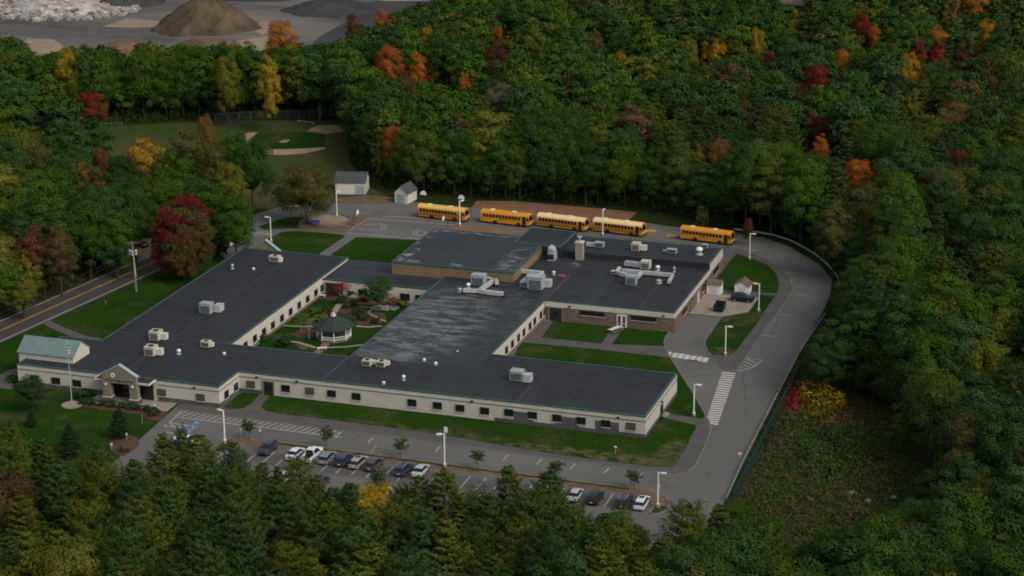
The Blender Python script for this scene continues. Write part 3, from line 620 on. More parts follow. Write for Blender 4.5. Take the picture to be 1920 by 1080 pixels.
# back entrance gable hidden behind the left wing
b = MB(); q = GV(498, 458, 1, 396.5); r = GV(512, 468.5, 1, 396.5)
cx = q[0]; zt = max(q[2], 5.4)
b.poly([(cx-3.2, 396.5, 3.2), (cx+3.2, 396.5, 3.2), (cx, 396.5, zt)]); b.poly([(cx+3.2, 397, 3.2), (cx-3.2, 397, 3.2), (cx, 397, zt)]); b.box(cx-3.2, cx+3.2, 396.5, 397, 0, 3.2)
sb(b, 'gable_wall', M['stucco'])
b = MB(); b.mi = 0
for s in (-1, 1):
    b.poly([(cx, 396.3, zt+.15), (cx, 397.2, zt+.15), (cx+s*3.5, 397.2, 3.1), (cx+s*3.5, 396.3, 3.1)]); b.poly([(cx, 396.3, zt), (cx, 397.2, zt), (cx+s*3.5, 397.2, 2.95), (cx+s*3.5, 396.3, 2.95)]); b.poly([(cx, 396.3, zt), (cx, 396.3, zt+.15), (cx+s*3.5, 396.3, 3.1), (cx+s*3.5, 396.3, 2.95)])
sb(b, 'gable_coping', M['tealedge'])
# entrance portico
YF = 313.0
def ex(px, py): return GV(px, py, 1, YF)
xl, xr = -180.2, -173.5; xm = (xl+xr)/2; ze, zp, zo = 5.35, 7.25, 3.75
b = MB()
P = [(xl, zo), (xr, zo), (xr, ze), (xm, zp), (xl, ze)]
for y, o in ((YF, 1), (YF+.7, -1)):
    q = [(x, y, z) for x, z in P]; b.poly(q if o == 1 else q[::-1])
for i in range(5):
    a, c = P[i], P[(i+1) % 5]; b.poly([(a[0], YF, a[1]), (a[0], YF+.7, a[1]), (c[0], YF+.7, c[1]), (c[0], YF, c[1])])
for x in (xl, xr-1.45): b.box(x, x+1.45, YF-.02, YF+1.25, 1.0, zo)
sb(b, 'entrance_gable', M['stucco'])
b = MB()
for x in (xl, xr-1.45): b.box(x-.22, x+1.67, YF-.25, YF+1.45, .03, .95)
sbs(b, 'pier_base', M['greyblock'])
b = MB()
for x in (xl, xr-1.45): b.box(x-.12, x+1.57, YF-.14, YF+1.35, .95, 1.07)
sbs(b, 'pier_cap', M['offwhite'])
b = MB()
for s in (-1, 1):
    e = (xm+s*(xr-xl)/2+s*.25, ze-.14)
    b.v += [(xm, YF-.06, zp), (xm, YF+.8, zp), (e[0], YF+.8, e[1]), (e[0], YF-.06, e[1]), (xm, YF-.06, zp+.09), (xm, YF+.8, zp+.09), (e[0], YF+.8, e[1]+.09), (e[0], YF-.06, e[1]+.09)]
    k = len(b.v)-8
    for f in ((4, 5, 6, 7), (0, 3, 2, 1), (0, 4, 7, 3), (1, 2, 6, 5), (2, 3, 7, 6)): b.f.append(tuple(k+i for i in f)); b.m.append(0)
sb(b, 'gable_coping', M['tealedge'])
b = MB(); b.box(xl-1.9, xl, YF+.7, 316.2, 3.55, 3.95, 0, 1); b.box(xr, xr+2.1, YF+.7, 316.2, 3.55, 3.95, 0, 1); b.box(xl, xr, YF+.72, 316.2, 3.55, 3.9, 0, 1)
sb(b, 'canopy', [M['teal'], M['roof']])
b = MB(); b.box(xl-1.98, xl+.0, YF+.62, YF+.7, 3.72, 4.1); b.box(xr, xr+2.18, YF+.62, YF+.7, 3.72, 4.1); b.box(xr+2.1, xr+2.18, YF+.7, 316.2, 3.72, 4.1); b.box(xl-1.98, xl-1.9, YF+.7, 316.2, 3.72, 4.1)
sb(b, 'canopy_edge', M['offwhite'])
b = MB(); b.box(xl-1.6, xr+1.6, 316.05, 316.2, .03, 3.5); o = sb(b, 'entrance_doors', M['dark'])
b = MB()
for i in range(6): b.box(xm-3.0+i*1.02, xm-3.0+i*1.02+.85, 315.98, 316.05, .2, 2.3)
b.build('pane', M['glass'], o)
b = MB(); p = ex(211.5, 703.5); b.tube((p[0], YF-.01, p[2]), (p[0], YF-.09, p[2]), .42, n=20); o = sb(b, 'clock', M['white'])
b = MB(); b.tube((p[0], YF-.09, p[2]), (p[0], YF-.11, p[2]), .16, n=12); b.build('emblem', M['shinglegreen'], o)
for x in (xl+.72, xr-.72):
    b = MB(); b.lathe((x, YF-.18, 3.3), [(.05, 0), (.16, .08), (.19, .2), (.12, .34), (.02, .38)], 10); sb(b, 'entrance_lamp', M['white'])
def text_obj(s, size, m, parent, loc, rot=(PI/2, 0, 0), name='lettering', width=None):
    cu = bpy.data.curves.new(name, 'FONT'); cu.body = s; cu.size = size; cu.extrude = .015; cu.align_x = 'CENTER'
    t = bpy.data.objects.new(name, cu); col.objects.link(t); bpy.context.view_layer.update()
    me = bpy.data.meshes.new_from_object(t.evaluated_get(bpy.context.evaluated_depsgraph_get())); bpy.data.objects.remove(t)
    me.materials.clear(); me.materials.append(m)
    o = bpy.data.objects.new(name, me); col.objects.link(o); o.parent = parent; o.location = loc; o.rotation_euler = rot
    if width: o.scale[0] = width/max(.01, o.dimensions[0] or me_width(me))
    return o
def me_width(me): xs = [v.co.x for v in me.vertices]; return max(xs)-min(xs)
text_obj('Harrold Regional School', .5, M['dark'], school, (xm+140, YF-.03-350, 4.15), width=5.6)
# flat near-black sheet lying on the roof behind the portico
b = MB(); b.poly([(xm+.5, 316.6, 4.02), (xr+3.0, 316.6, 4.02), (xr+3.6, 320.6, 4.02), (xm+1.2, 320.6, 4.02)]); sb(b, 'roof_patch', M['dark'])
# roof chimney
b = MB(); p = G(1085, 488, 4); b.box(p[0]-.75, p[0]+.75, p[1], p[1]+1.5, 3.9, 7.7); o = sb(b, 'chimney', M['concrete'])
b = MB(); b.box(p[0]-.85, p[0]+.85, p[1]-.1, p[1]+1.6, 7.7, 7.85); b.build('chimney_cap', M['offwhite'], o)
b = MB(); b.tube((p[0], p[1]+.7, 7.85), (p[0], p[1]+.7, 8.8), .2, n=8); b.tube((p[0], p[1]+.7, 8.8), (p[0], p[1]+.7, 8.95), .55, n=12); b.build('flue', M['galv'], o)

# ------------------------------------------------------------ rooftop equipment
def unit_box(b, c, sx, sy, sz, rz=0): b.cbox(c, sx, sy, sz, rz)
def hvac(px, py, z, sx, sy, sz, m, label, rear=None, hood=True, group=None, name='rooftop_unit', fan=False):
    p = G(px, py, z); root = empty(name, (p[0], p[1], z), 0, label, 'air handler', group)
    b = MB(); b.cbox((0, 0, 0), sx*.96, sy*.96, .2); b.build('base_rail', M['dark'], root)
    b = MB(); b.cbox((0, 0, .2), sx, sy, sz); b.cbox((0, 0, .2+sz), sx+.08, sy+.08, .06); b.build('housing', M[m], root)
    b = MB()
    for k in range(6): b.box(-sx*.42, sx*.42, -sy/2-.03, -sy/2, .3+sz*.12*k+.05, .3+sz*.12*k+.05+sz*.07)
    b.build('grille', M['dark'], root)
    if fan:
        b = MB(); b.tube((0, 0, .26+sz), (0, 0, .34+sz), min(sx, sy)*.3, n=14); b.build('fan', M['dark'], root)
    if rear:
        dx, dy, s2x, s2y, s2z = rear; b = MB(); b.cbox((dx, dy, .15), s2x, s2y, s2z); b.cbox((dx, dy, .15+s2z), s2x+.06, s2y+.06, .05); b.build('duct_hood', M['offwhite' if m != 'galv' else 'duct'], root)
    return root
Z4 = 3.97
hvac(293, 637, Z4, 1.9, 2.0, 1.6, 'beige', 'beige rooftop unit on the west wing, farther of the two standing in line', (1.5, .5, 1.1, 1.0, 1.1), fan=True)
hvac(284, 666, Z4, 1.9, 2.0, 1.6, 'beige', 'beige rooftop unit on the west wing, nearer of the two standing in line', (1.5, .5, 1.1, 1.0, 1.1), fan=True)
hvac(388, 587, Z4, 2.3, 1.8, 1.9, 'galv', 'grey metal rooftop unit with an elbow duct halfway along the west wing', (1.9, 1.5, 1.3, 1.9, 1.3))
hvac(387, 651, Z4, 1.7, 1.3, 1.0, 'beige', 'small low beige rooftop unit near the south end of the garden court wall', (1.0, .3, .6, .8, .7), fan=True)
hvac(516, 491, Z4, 2.2, 1.3, 1.1, 'beige', 'low beige rooftop unit at the far north end of the west wing', (1.2, .1, .6, 1.0, .8), fan=True)
hvac(689, 686, Z4, 1.6, 1.4, .95, 'beige', 'left beige unit of the side-by-side pair south of the garden court', (.7, 1.0, .8, .8, .6), fan=True)
hvac(715.5, 688, Z4, 1.6, 1.4, .95, 'beige', 'right beige unit of the side-by-side pair south of the garden court', (.7, 1.0, .8, .8, .6), fan=True)
hvac(970, 713, Z4, 2.3, 1.8, 1.7, 'galv', 'grey rooftop unit with a white side box on the front east wing', (2.0, -.2, 1.4, 1.5, 1.3))
hvac(898, 534, Z4, 2.7, 2.0, 2.0, 'galv', 'grey box unit at the gym wall feeding the branching duct', None)
hvac(1006, 541, Z4, 3.0, 2.6, 2.5, 'galv', 'largest grey rooftop unit beside the gym corner', (2.0, 1.5, 1.2, 1.6, 1.4))
hvac(986, 537, Z4, 1.6, 2.6, 1.1, 'galv', 'small grey unit with curved hoods tucked at the gym corner', (.2, 2.0, 1.2, 1.6, 1.5))
hvac(1184, 534, Z4, 2.1, 1.7, 1.8, 'galv', 'grey rooftop unit at the foot of the looping ducts over the kitchen', None)
hvac(1211, 504, Z4, 1.9, 1.8, 1.5, 'beige', 'tan square unit joined to a long grey duct over the kitchen', None)
hvac(1151, 515, Z4, 1.0, .9, .6, 'beige', 'tiny beige box unit left of the looping ducts', None)
hvac(1193, 470, 5.2, 1.7, 1.7, 1.5, 'beige', 'beige unit with a wire grille on the raised back roof', (1.5, .5, 1.2, .9, 1.0))
hvac(1124, 464, 5.2, 1.9, 1.3, .95, 'galv', 'flat grey unit with a long side duct on the raised back roof beside the chimney', (-1.9, 0, 1.9, .8, .7))
hvac(1260, 475.5, 5.2, 2.0, 1.2, .8, 'galv', 'flat grey box with a side pipe in the middle of the raised back roof', (-1.4, .5, 1.2, .4, .3))
hvac(1322, 466, 5.2, 1.1, 1.0, .7, 'galv', 'small grey box at the far east edge of the raised back roof', None)
def duct(label, segs, z=Z4, w=.75, h=.7, m='duct'):
    root = None; b = MB(); o3 = G(*segs[0][0], z)
    for pts in segs:
        P = [G(x, y, z+.8) for x, y in pts]; b.path([(p[0]-o3[0], p[1]-o3[1]) for p in P], w, .35+h, h)
    root = empty('air_duct', o3, 0, label, 'duct')
    b.build('duct_run', M[m], root)
    s = MB()
    for pts in segs:
        for x, y in (pts[0], pts[-1]):
            p = G(x, y, z+.8); s.cbox((p[0]-o3[0], p[1]-o3[1], 0), w*.8, w*.8, .4)
    s.build('support', M['dark'], root)
duct('pale forked duct shaped like a Y on the roof before the gym', [[(869, 543), (898, 544.5), (926, 525)], [(898, 544.5), (914, 547), (943, 550)], [(926, 525), (912, 521)], [(928, 524), (932, 530)]])
duct('white duct bending from the gym side wall to the largest roof unit', [[(975, 507), (1017, 511), (1008, 520)]], w=.9)
duct('pale duct looping round the grey unit and running east over the kitchen', [[(1162, 502), (1156, 509.5), (1162, 512), (1184, 517)], [(1166, 506), (1262, 515), (1254, 528)], [(1203, 510), (1194, 520)]], w=.6)
duct('straight grey duct running into the tan unit over the kitchen', [[(1172, 493), (1205, 497)]], w=1.1, h=.9, m='galv')
def vent(px, py, z, r, h, label, m='white', cap=1, name='roof_vent'):
    p = G(px, py, z); root = empty(name, (p[0], p[1], z), 0, label, 'roof vent', 'vents standing on the flat roofs')
    b = MB(); b.lathe((0, 0, 0), [(r*1.15, 0), (r*1.15, .1), (r*.7, .14), (r*.62, h*.55)], 12); b.build('curb', M['galv'], root)
    b = MB(); b.lathe((0, 0, 0), [(r*.6, h*.5), (r, h*.55), (r*.98, h*.75), (r*.7, h*.93), (r*.15, h)], 12); b.build('cap', M[m], root, smooth=True)
vent(335.5, 664, Z4, .42, 1.0, 'double mushroom vent near the front of the west wing roof')
vent(420.5, 665, Z4, .32, .5, 'small white dome vent beside the short step of the front wall')
vent(475.5, 506, Z4, .32, .5, 'white dome vent at the north end of the west wing')
vent(435.5, 504, Z4, .35, 1.1, 'grey hooded vent pipe near the west roof edge', 'galv')
vent(719.5, 720, Z4, .32, .5, 'white dome vent close to the front wall coping')
vent(757, 713, Z4, .34, 1.0, 'tall double-capped vent on the front bar roof')
vent(795.5, 677, Z4, .32, .55, 'left dome vent of the close pair on the middle wing')
vent(817, 684, Z4, .32, .55, 'right dome vent of the close pair on the middle wing')
vent(878, 540, Z4, .45, 1.1, 'bright white turbine vent beside the forked duct')
vent(862, 547, Z4, .5, .8, 'squat grey vent at the left end of the forked duct', 'galv')
vent(1038, 515, Z4, .35, .8, 'white stub vent right of the largest roof unit')
vent(1072, 481, Z4, .32, .5, 'small white globe vent beside the chimney foot')
vent(1233, 507, Z4, .5, 1.1, 'white vent between the tan unit and the kitchen roof edge')
vent(1264, 510, Z4, .3, 1.2, 'thin dark vent stack near the kitchen east edge', 'galv')
vent(1235, 531, Z4, .6, .8, 'grey exhaust fan low on the kitchen roof', 'galv')
vent(1311, 477, 5.2, .75, 1.6, 'large white-domed exhaust on a grey curb on the raised back roof')
vent(857.5, 659, Z4, .22, .9, 'thin dark pipe vent alone in the middle wing roof', 'dark')
root = empty('curved_hood', G(1029, 486, Z4), 0, 'big curved grey air hood rising at the gym side wall', 'air hood')
b = MB(); prof = [(0, 0), (1.5, 0), (1.5, 1.2), (1.3, 2.2), (.8, 2.75), (.2, 2.9)]
b.v += [(x, -1.1, z) for x, z in prof]+[(x, 1.1, z) for x, z in prof]; n = len(prof)
b.f += [tuple(range(n)), tuple(range(2*n-1, n-1, -1))]+[(i, n+i, n+(i+1) % n, (i+1) % n) for i in range(n)]; b.m += [0]*(n+2)
b.build('hood', M['galv'], root); b = MB(); b.box(.05, 1.45, -1.14, -1.1, .3, 1.4); b.build('louvre', M['dark'], root)
b = MB(); p = G(1054, 518, Z4); b.lathe((0, 0, 0), [(.75, 0), (.8, .15), (.4, .3), (.1, .32)], 12); tag(b.build('roof_cover', M['hydrant'], None, p), 'flat red round cover lying on the dark roof by the largest unit', 'cover')
# wind-blown debris and ponding marks stay in the roof material

# ------------------------------------------------------------ lamps, poles, signs
def lamp_proto():
    root = empty('street_lamp', (0, 0, 0), 0, 'x', 'street lamp', 'white light poles round the school')
    b = MB(); b.lathe((0, 0, 0), [(.3, 0), (.3, .5), (.24, .55)], 12); b.build('footing', M['concrete'], root)
    b = MB(); b.cbox((0, 0, .55), .19, .19, 5.35); b.cbox((0, 0, .55), .42, .42, .1); b.build('pole', M['white'], root)
    b = MB(); b.box(.05, .5, -.05, .05, 5.74, 5.84); b.build('arm', M['white'], root)
    b = MB(); b.box(.4, 1.25, -.2, .2, 5.76, 5.92); b.box(.5, 1.15, -.15, .15, 5.7, 5.76); b.build('lamp_head', M['white'], root)
    return root
lp = lamp_proto(); lt = gather(lp)
lamps = [(508.5, 455, 180, 'white light pole on the lawn behind the west wing roof'), (862, 424, 60, 'white light pole in front of the leftmost school bus'), (1130, 442, 90, 'white light pole crossing the fourth bus from the left'),
         (1405.5, 487, 0, 'white light pole on the lawn where the loop road bends behind the school'), (1422.5, 585, 180, 'white light pole on the lawn beside the dark blue car'), (1360, 667, 0, 'white light pole at the tip of the lawn island by the crossings'),
         (1301, 780, 0, 'white light pole between the east wing end and the long crossing'), (834, 876, 200, 'white light pole halfway along the car park island'), (421.5, 831, 160, 'white light pole at the left end of the car park island'),
         (1233.5, 951, 0, 'white light pole on the rounded right end of the car park island'), (632, 407, 90, 'white light pole beside the sand ring behind the big tree')]
for i, (x, y, rz, lab) in enumerate(lamps):
    o = lp if i == 0 else copy_tree(lp, lt)
    zz = .13 if i not in (1, 2, 10) else .02
    o.location = G(x, y, zz); o.rotation_euler = (0, 0, math.radians(rz)); o['label'] = lab
# utility pole
p0 = G(255.5, 546); root = empty('utility_pole', (p0[0], p0[1], 0), 0, 'leaning timber utility pole with transformers beside the road', 'utility pole')
b = MB(); b.tube((0, 0, 0), (-.35, .2, 10.6), .24, .15, 10); b.build('pole', M['pole'], root)
b = MB(); b.tube((-.33, .16, 10.1), (.12, .05, 3.2), .1, .1, 6); b.build('conduit', M['duct'], root)
b = MB(); b.tube((-1.7, -.3, 10.3), (1.1, .6, 10.3), .07, n=6); b.tube((-1.2, -.15, 10.3), (-.35, .15, 9.6), .03, n=5); b.build('crossarm', M['pole'], root)
for dx, dy in ((-.85, -.1), (.3, .35), (-.1, -.4)):
    b = MB(); b.lathe((dx, dy, 7.7), [(.2, 0), (.27, .08), (.27, 1.0), (.2, 1.1), (.06, 1.2)], 10); b.build('transformer', M['galv'], root)
far1 = st(-150, -7.5); far2 = st(66, -7)
for k, (h, off, lab) in enumerate(((10.4, -1.2, 'thin overhead wire along the road, outermost from the school'), (10.4, .6, 'thin overhead wire along the road at the crossarm end nearest the school'), (8.6, 0, 'thick lower cable sagging along the road'), (7.8, 0, 'lowest sagging cable along the road'))):
    b = MB(); A = Vector((p0[0]-.35+off*.9, p0[1]+off*.3, h))
    for E_ in (Vector((far1[0]+off*.9, far1[1]+off*.3, h)), Vector((far2[0]+off*.9, far2[1]+off*.3, h))):
        n = 12; pr = A
        for i in range(1, n+1):
            t = i/n; q = A.lerp(E_, t); q.z -= 4*1.6*t*(1-t); b.tube(pr, q, .018 if k < 2 else .035, n=4, caps=False); pr = q
    tag(b.build('overhead_wire', M['dark']), lab, 'wire', 'overhead wires along the road')
# flagpole
p = G(135, 759.5); root = empty('flagpole', (p[0], p[1], 0), 0, 'tall white flagpole with a limp flag on a round pad', 'flagpole')
b = MB(); b.lathe((0, 0, 0), [(1.85, 0), (1.85, .12), (1.8, .14)], 28); b.build('round_pad', M['concrete'], root)
b = MB(); b.tube((0, 0, .14), (0, 0, 11.8), .09, .045, 8); b.build('pole', M['duct'], root)
b = MB(); b.lathe((0, 0, 11.8), [(.02, 0), (.1, .07), (.1, .13), (.02, .2)], 8); b.build('finial', M['white'], root)
b = MB()
for i, c in enumerate((0, 1, 0, 1, 0, 1, 0)):
    for k in range(4):
        x = .06+k*.09; y = .05*math.sin(k*2.2); b.poly([(x, y, 11.3-i*.28), (x+.09, .05*math.sin((k+1)*2.2), 11.3-i*.28-.05), (x+.09, .05*math.sin((k+1)*2.2), 11.02-i*.28-.05), (x, y, 11.02-i*.28)], c if not (k < 2 and i < 3) else 2)
b.build('flag', [M['hydrant'], M['white'], mat('flag_blue', (.03, .04, .15))], root)
def sign(px, py, h, label, m='white', w=.35, sh=.45, post='galv', rz=0):
    p = G(px, py, .0); root = empty('road_sign', p, rz, label, 'sign')
    b = MB(); b.tube((0, 0, 0), (0, 0, h), .045, n=6); b.build('post', M[post], root)
    b = MB(); b.box(-w/2, w/2, -.07, -.03, h-sh, h); b.build('sign_plate', M[m], root)
sign(452.5, 826, 2.3, 'white sign on a thin post left of the first island tree')
sign(489, 828, 2.3, 'white sign on a blue post on the island right of the small tree', post='bluebox')
sign(291, 773, 1.6, 'small white sign standing at the edge of the entrance plaza')
sign(210, 845, 1.4, 'short white sign in the lawn left of the walkway', w=.4, sh=.5)
sign(238, 826, 1.4, 'short white sign at the top of the small planting bed', w=.35)
sign(836.5, 838, 3.6, 'white feeder box sign on a tall pole on the front lawn', w=.6, sh=1.0)
sign(1154, 852, 1.5, 'small white sign low on the front lawn by the east wing', w=.5, sh=.25)
sign(267, 795, 2.2, 'thin green post on the lawn by the shrubs', m='green', w=.12)
sign(1387, 860, 1.1, 'white board fixed on the rail by the east drive', w=.5, sh=.4)
# hydrant
p = G(198, 571); root = empty('fire_hydrant', p, 0, 'red fire hydrant on the grass beside the road', 'hydrant')
b = MB(); b.lathe((0, 0, 0), [(.2, 0), (.2, .08), (.14, .1), (.14, .6), (.2, .64), (.17, .75), (.04, .88)], 10); b.build('barrel', M['hydrant'], root, smooth=False)
b = MB(); b.tube((-.26, 0, .48), (.26, 0, .48), .08, n=8); b.build('nozzle', M['hydrant'], root)
# ------------------------------------------------------------ sheds
def shed(name, px, py, w, d, h, hr, rz, wall, roof, label, doorspec=None, ridge='x', cat='shed', px0=None):
    p = G(px, py); root = empty(name, p, rz, label, cat)
    b = MB(); b.box(-w/2, w/2, -d/2, d/2, 0, h)
    if ridge == 'x':
        for x, s in ((-w/2, 1), (w/2, -1)): t = [(x, -d/2, h), (x, d/2, h), (x, 0, hr)]; b.poly(t[::-1] if s == 1 else t)
    else:
        for y, s in ((-d/2, 1), (d/2, -1)): t = [(-w/2, y, h), (w/2, y, h), (0, y, hr)]; b.poly(t if s == 1 else t[::-1])
    b.build('wall', M[wall], root)
    b = MB(); e = .25
    k = (hr-h)/((d if ridge == 'x' else w)/2)
    for s in (-1, 1):
        if ridge == 'x': q = [(-w/2-e, s*(d/2+e), h-e*k), (w/2+e, s*(d/2+e), h-e*k), (w/2+e, 0, hr), (-w/2-e, 0, hr)]
        else: q = [(s*(w/2+e), -d/2-e, h-e*k), (s*(w/2+e), d/2+e, h-e*k), (0, d/2+e, hr), (0, -d/2-e, hr)]
        if s*(1 if ridge == 'x' else -1) > 0: q = q[::-1]
        b.poly([(x, y, z+.12) for x, y, z in q]); b.poly([(x, y, z+.02) for x, y, z in q[::-1]])
        for i in range(4): a, c = q[i], q[(i+1) % 4]; b.poly([(a[0], a[1], a[2]+.02), (c[0], c[1], c[2]+.02), (c[0], c[1], c[2]+.12), (a[0], a[1], a[2]+.12)])
    b.build('roof', M[roof], root)
    if doorspec:
        for dx, dw, dh, mm in doorspec:
            b = MB(); b.box(dx-dw/2, dx+dw/2, -d/2-.06, -d/2, .05, dh); o = b.build('door', M[mm], root)
            b = MB(); b.box(dx+dw*.3, dx+dw*.3+.06, -d/2-.1, -d/2-.06, dh*.45, dh*.45+.2); b.build('handle', M['dark'], o)
    return root
shed('storage_shed', 661, 358, 7.2, 6.0, 2.9, 4.7, math.radians(13), 'offwhite', 'shingle', 'larger cream shed with a grey gable roof at the edge of the playing field', [(2.3, 2.2, 2.2, 'galv')])
shed('storage_shed', 761, 377, 3.4, 4.8, 2.6, 4.2, math.radians(-6), 'offwhite', 'shingle', 'small cream shed with a steep dark roof and pale door by the ball court', [(-.1, 2.0, 2.2, 'galv')], ridge='y')
shed('storage_shed', 1340, 550, 2.9, 2.2, 2.3, 2.9, 0, 'white', 'shinglebrown', 'white shed with a low brown roof against the loading dock wall', [(0, 1.6, 1.9, 'offwhite')])
shed('storage_shed', 1393, 550, 2.9, 2.9, 2.1, 3.0, 0, 'white', 'shinglebrown', 'white gabled shed with a brown roof behind the dark blue car', [(0, 1.4, 1.8, 'offwhite')], ridge='y')
# ------------------------------------------------------------ gazebo
p = G(630, 634); root = empty('gazebo', (p[0]-.3, p[1]-.2, .15), math.radians(22.5), 'white octagonal garden gazebo with a dark green shingle roof', 'gazebo')
R8 = 3.35; oc = [(R8*math.cos(PI/4*i), R8*math.sin(PI/4*i)) for i in range(8)]
b = MB(); b.prism([(x*1.04, y*1.04) for x, y in oc], 0, .25); b.build('floor', M['wood'], root)
for i, (x, y) in enumerate(oc): b = MB(); b.cbox((x*.97, y*.97, .25), .16, .16, 2.35, PI/4*i); b.build('post', M['white'], root)
for i in range(8):
    a, c = Vector(oc[i])*.97, Vector(oc[(i+1) % 8])*.97
    if i == 4: continue
    b = MB(); d = c-a
    for z in (.95, .4): b.tube((a.x, a.y, .25+z-.15), (c.x, c.y, .25+z-.15), .06, n=4)
    for k in range(1, 10): q = a+d*k/10; b.tube((q.x, q.y, .4), (q.x, q.y, 1.05), .045, n=4, caps=False)
    b.build('railing', M['white'], root)
b = MB(); hz = 2.55; top = 4.5
for i in range(8):
    a, c = oc[i], oc[(i+1) % 8]; e = 1.2; ti = .12
    b.poly([(a[0]*e, a[1]*e, hz), (c[0]*e, c[1]*e, hz), (c[0]*ti, c[1]*ti, top), (a[0]*ti, a[1]*ti, top)]); b.poly([(c[0]*e, c[1]*e, hz-.15), (a[0]*e, a[1]*e, hz-.15), (0, 0, top-.4)]); b.poly([(a[0]*e, a[1]*e, hz-.15), (c[0]*e, c[1]*e, hz-.15), (c[0]*e, c[1]*e, hz), (a[0]*e, a[1]*e, hz)])
rf = b.build('roof', M['shinglegreen'], root)
b = MB(); b.lathe((0, 0, top-.1), [(.5, 0), (.5, .3), (.56, .34)], 8); b.build('cupola', M['white'], rf)
b = MB()
for k in range(8): b.lathe((.22*math.cos(k), .22*math.sin(k), top+.2), [(.05, 0), (.2, .12), (.2, .3), (.05, .4)], 6, mi=k % 2)
b.build('flower_topping', [M['red'], M['white']], rf)
# ------------------------------------------------------------ garden court ground
sheet('garden_court', [(-166.7, 337.4), (-143.2, 337.4), (-143.2, 380.5), (-166.7, 380.5)], .10, M['grass'])
for P in ([(628, 583), (650, 588), (662, 597), (671, 608), (702, 610), (724, 600), (722, 588), (690, 582), (660, 574), (640, 576)], [(540, 626), (566, 618), (600, 617), (596, 632), (560, 633)], [(700, 560), (760, 560), (800, 566), (775, 577), (720, 572), (660, 570)], [(604, 545), (640, 548), (700, 556), (690, 566), (640, 566), (600, 560)], [(552, 645), (578, 645), (577, 655), (566, 656)]):
    sheet('planting_bed', gpoly(P, .1), .112, M['mulch'])
for P, w in (([(640, 566), (632, 577), (626, 586)], 1.3), ([(588, 668), (606, 650), (618, 638)], 1.5), ([(544, 640), (560, 642), (592, 652)], .8), ([(606, 652), (650, 650), (684, 646)], .7), ([(668, 611), (690, 613), (716, 611)], .8), ([(672, 574), (700, 577), (690, 586), (712, 598), (724, 603)], .5), ([(530, 610), (562, 612), (590, 612)], .6)):
    b = MB(); b.path([G(x, y, .12)[:2] for x, y in P], w, .122 if w < 1.4 else .128, .01); b.build('garden_path', M['concrete' if w < 1.4 else 'brickred'], kind='structure')
b = MB()
for k in range(70):
    t = random.random()*2*PI; r = random.random()**.5; x = 722+26*r*math.cos(t); y = 578+5*r*math.sin(t); q = G(x, y, .1); s = random.uniform(.15, .5)
    b.lathe((q[0], q[1], .1), [(s*.8, 0), (s, s*.25), (s*.4, s*.5)], 5)
tag(b.build('fieldstones', M['stone']), 'pale fieldstones filling the oval bed in the garden court', 'stones', kind='stuff')
for x, y, rz, lab in ((604, 656, .6, 'white bench by the brick path in the garden court'), (602, 557, .2, 'pale stone bench in the north corner of the garden court')):
    p = G(x, y, .12); root = empty('garden_bench', p, rz, lab, 'bench')
    b = MB(); b.box(-.9, .9, -.25, .25, .4, .48); b.build('seat', M['white'], root)
    for s in (-.7, .7): b = MB(); b.box(s-.08, s+.08, -.2, .2, 0, .4); b.build('leg', M['offwhite'], root)
p = G(1153, 622, .15); root = empty('picnic_table', p, math.radians(65), 'weathered picnic table on the path by the kitchen door', 'picnic table')
b = MB(); b.box(-1.6, 1.6, -.5, .5, .72, .8); b.build('table_top', M['offwhite'], root)
for s in (-.85, .85): b = MB(); b.box(-1.6, 1.6, s-.15, s+.15, .42, .48); b.build('seat', M['wood'], root)
for s in (-1.1, 1.1): b = MB(); b.tube((s, -.8, 0), (s, 0, .72), .06, n=4); b.tube((s, .8, 0), (s, 0, .72), .06, n=4); b.build('leg', M['wood'], root)
# sand ring with timber edge
p = G(617, 414.5); root = empty('sand_ring', (p[0], p[1], .03), 0, 'round timber-edged sand pit beside the big spreading tree', 'sand pit')
b = MB(); b.lathe((0, 0, 0), [(4.6, 0), (4.6, .18)], 36); b.build('sand', M['sand'], root)
b = MB(); b.lathe((0, 0, 0), [(4.9, 0), (4.9, .42), (4.6, .42), (4.6, .1)], 36); b.f.pop(); b.m.pop(); b.build('timber_edge', M['wood'], root)
p = G(590, 421); root = empty('playground_bench', (p[0], p[1], .03), .1, 'dark blue bench in the shade of the big spreading tree', 'bench')
b = MB(); b.box(-1.2, 1.2, -.25, .25, .42, .48); b.build('seat', M['bluebox'], root); b = MB(); b.box(-1.2, 1.2, .2, .27, .55, .95); b.build('backrest', M['bluebox'], root)
for s in (-1, 1): b = MB(); b.box(s-.05, s+.05, -.2, .2, 0, .42); b.build('leg', M['dark'], root)
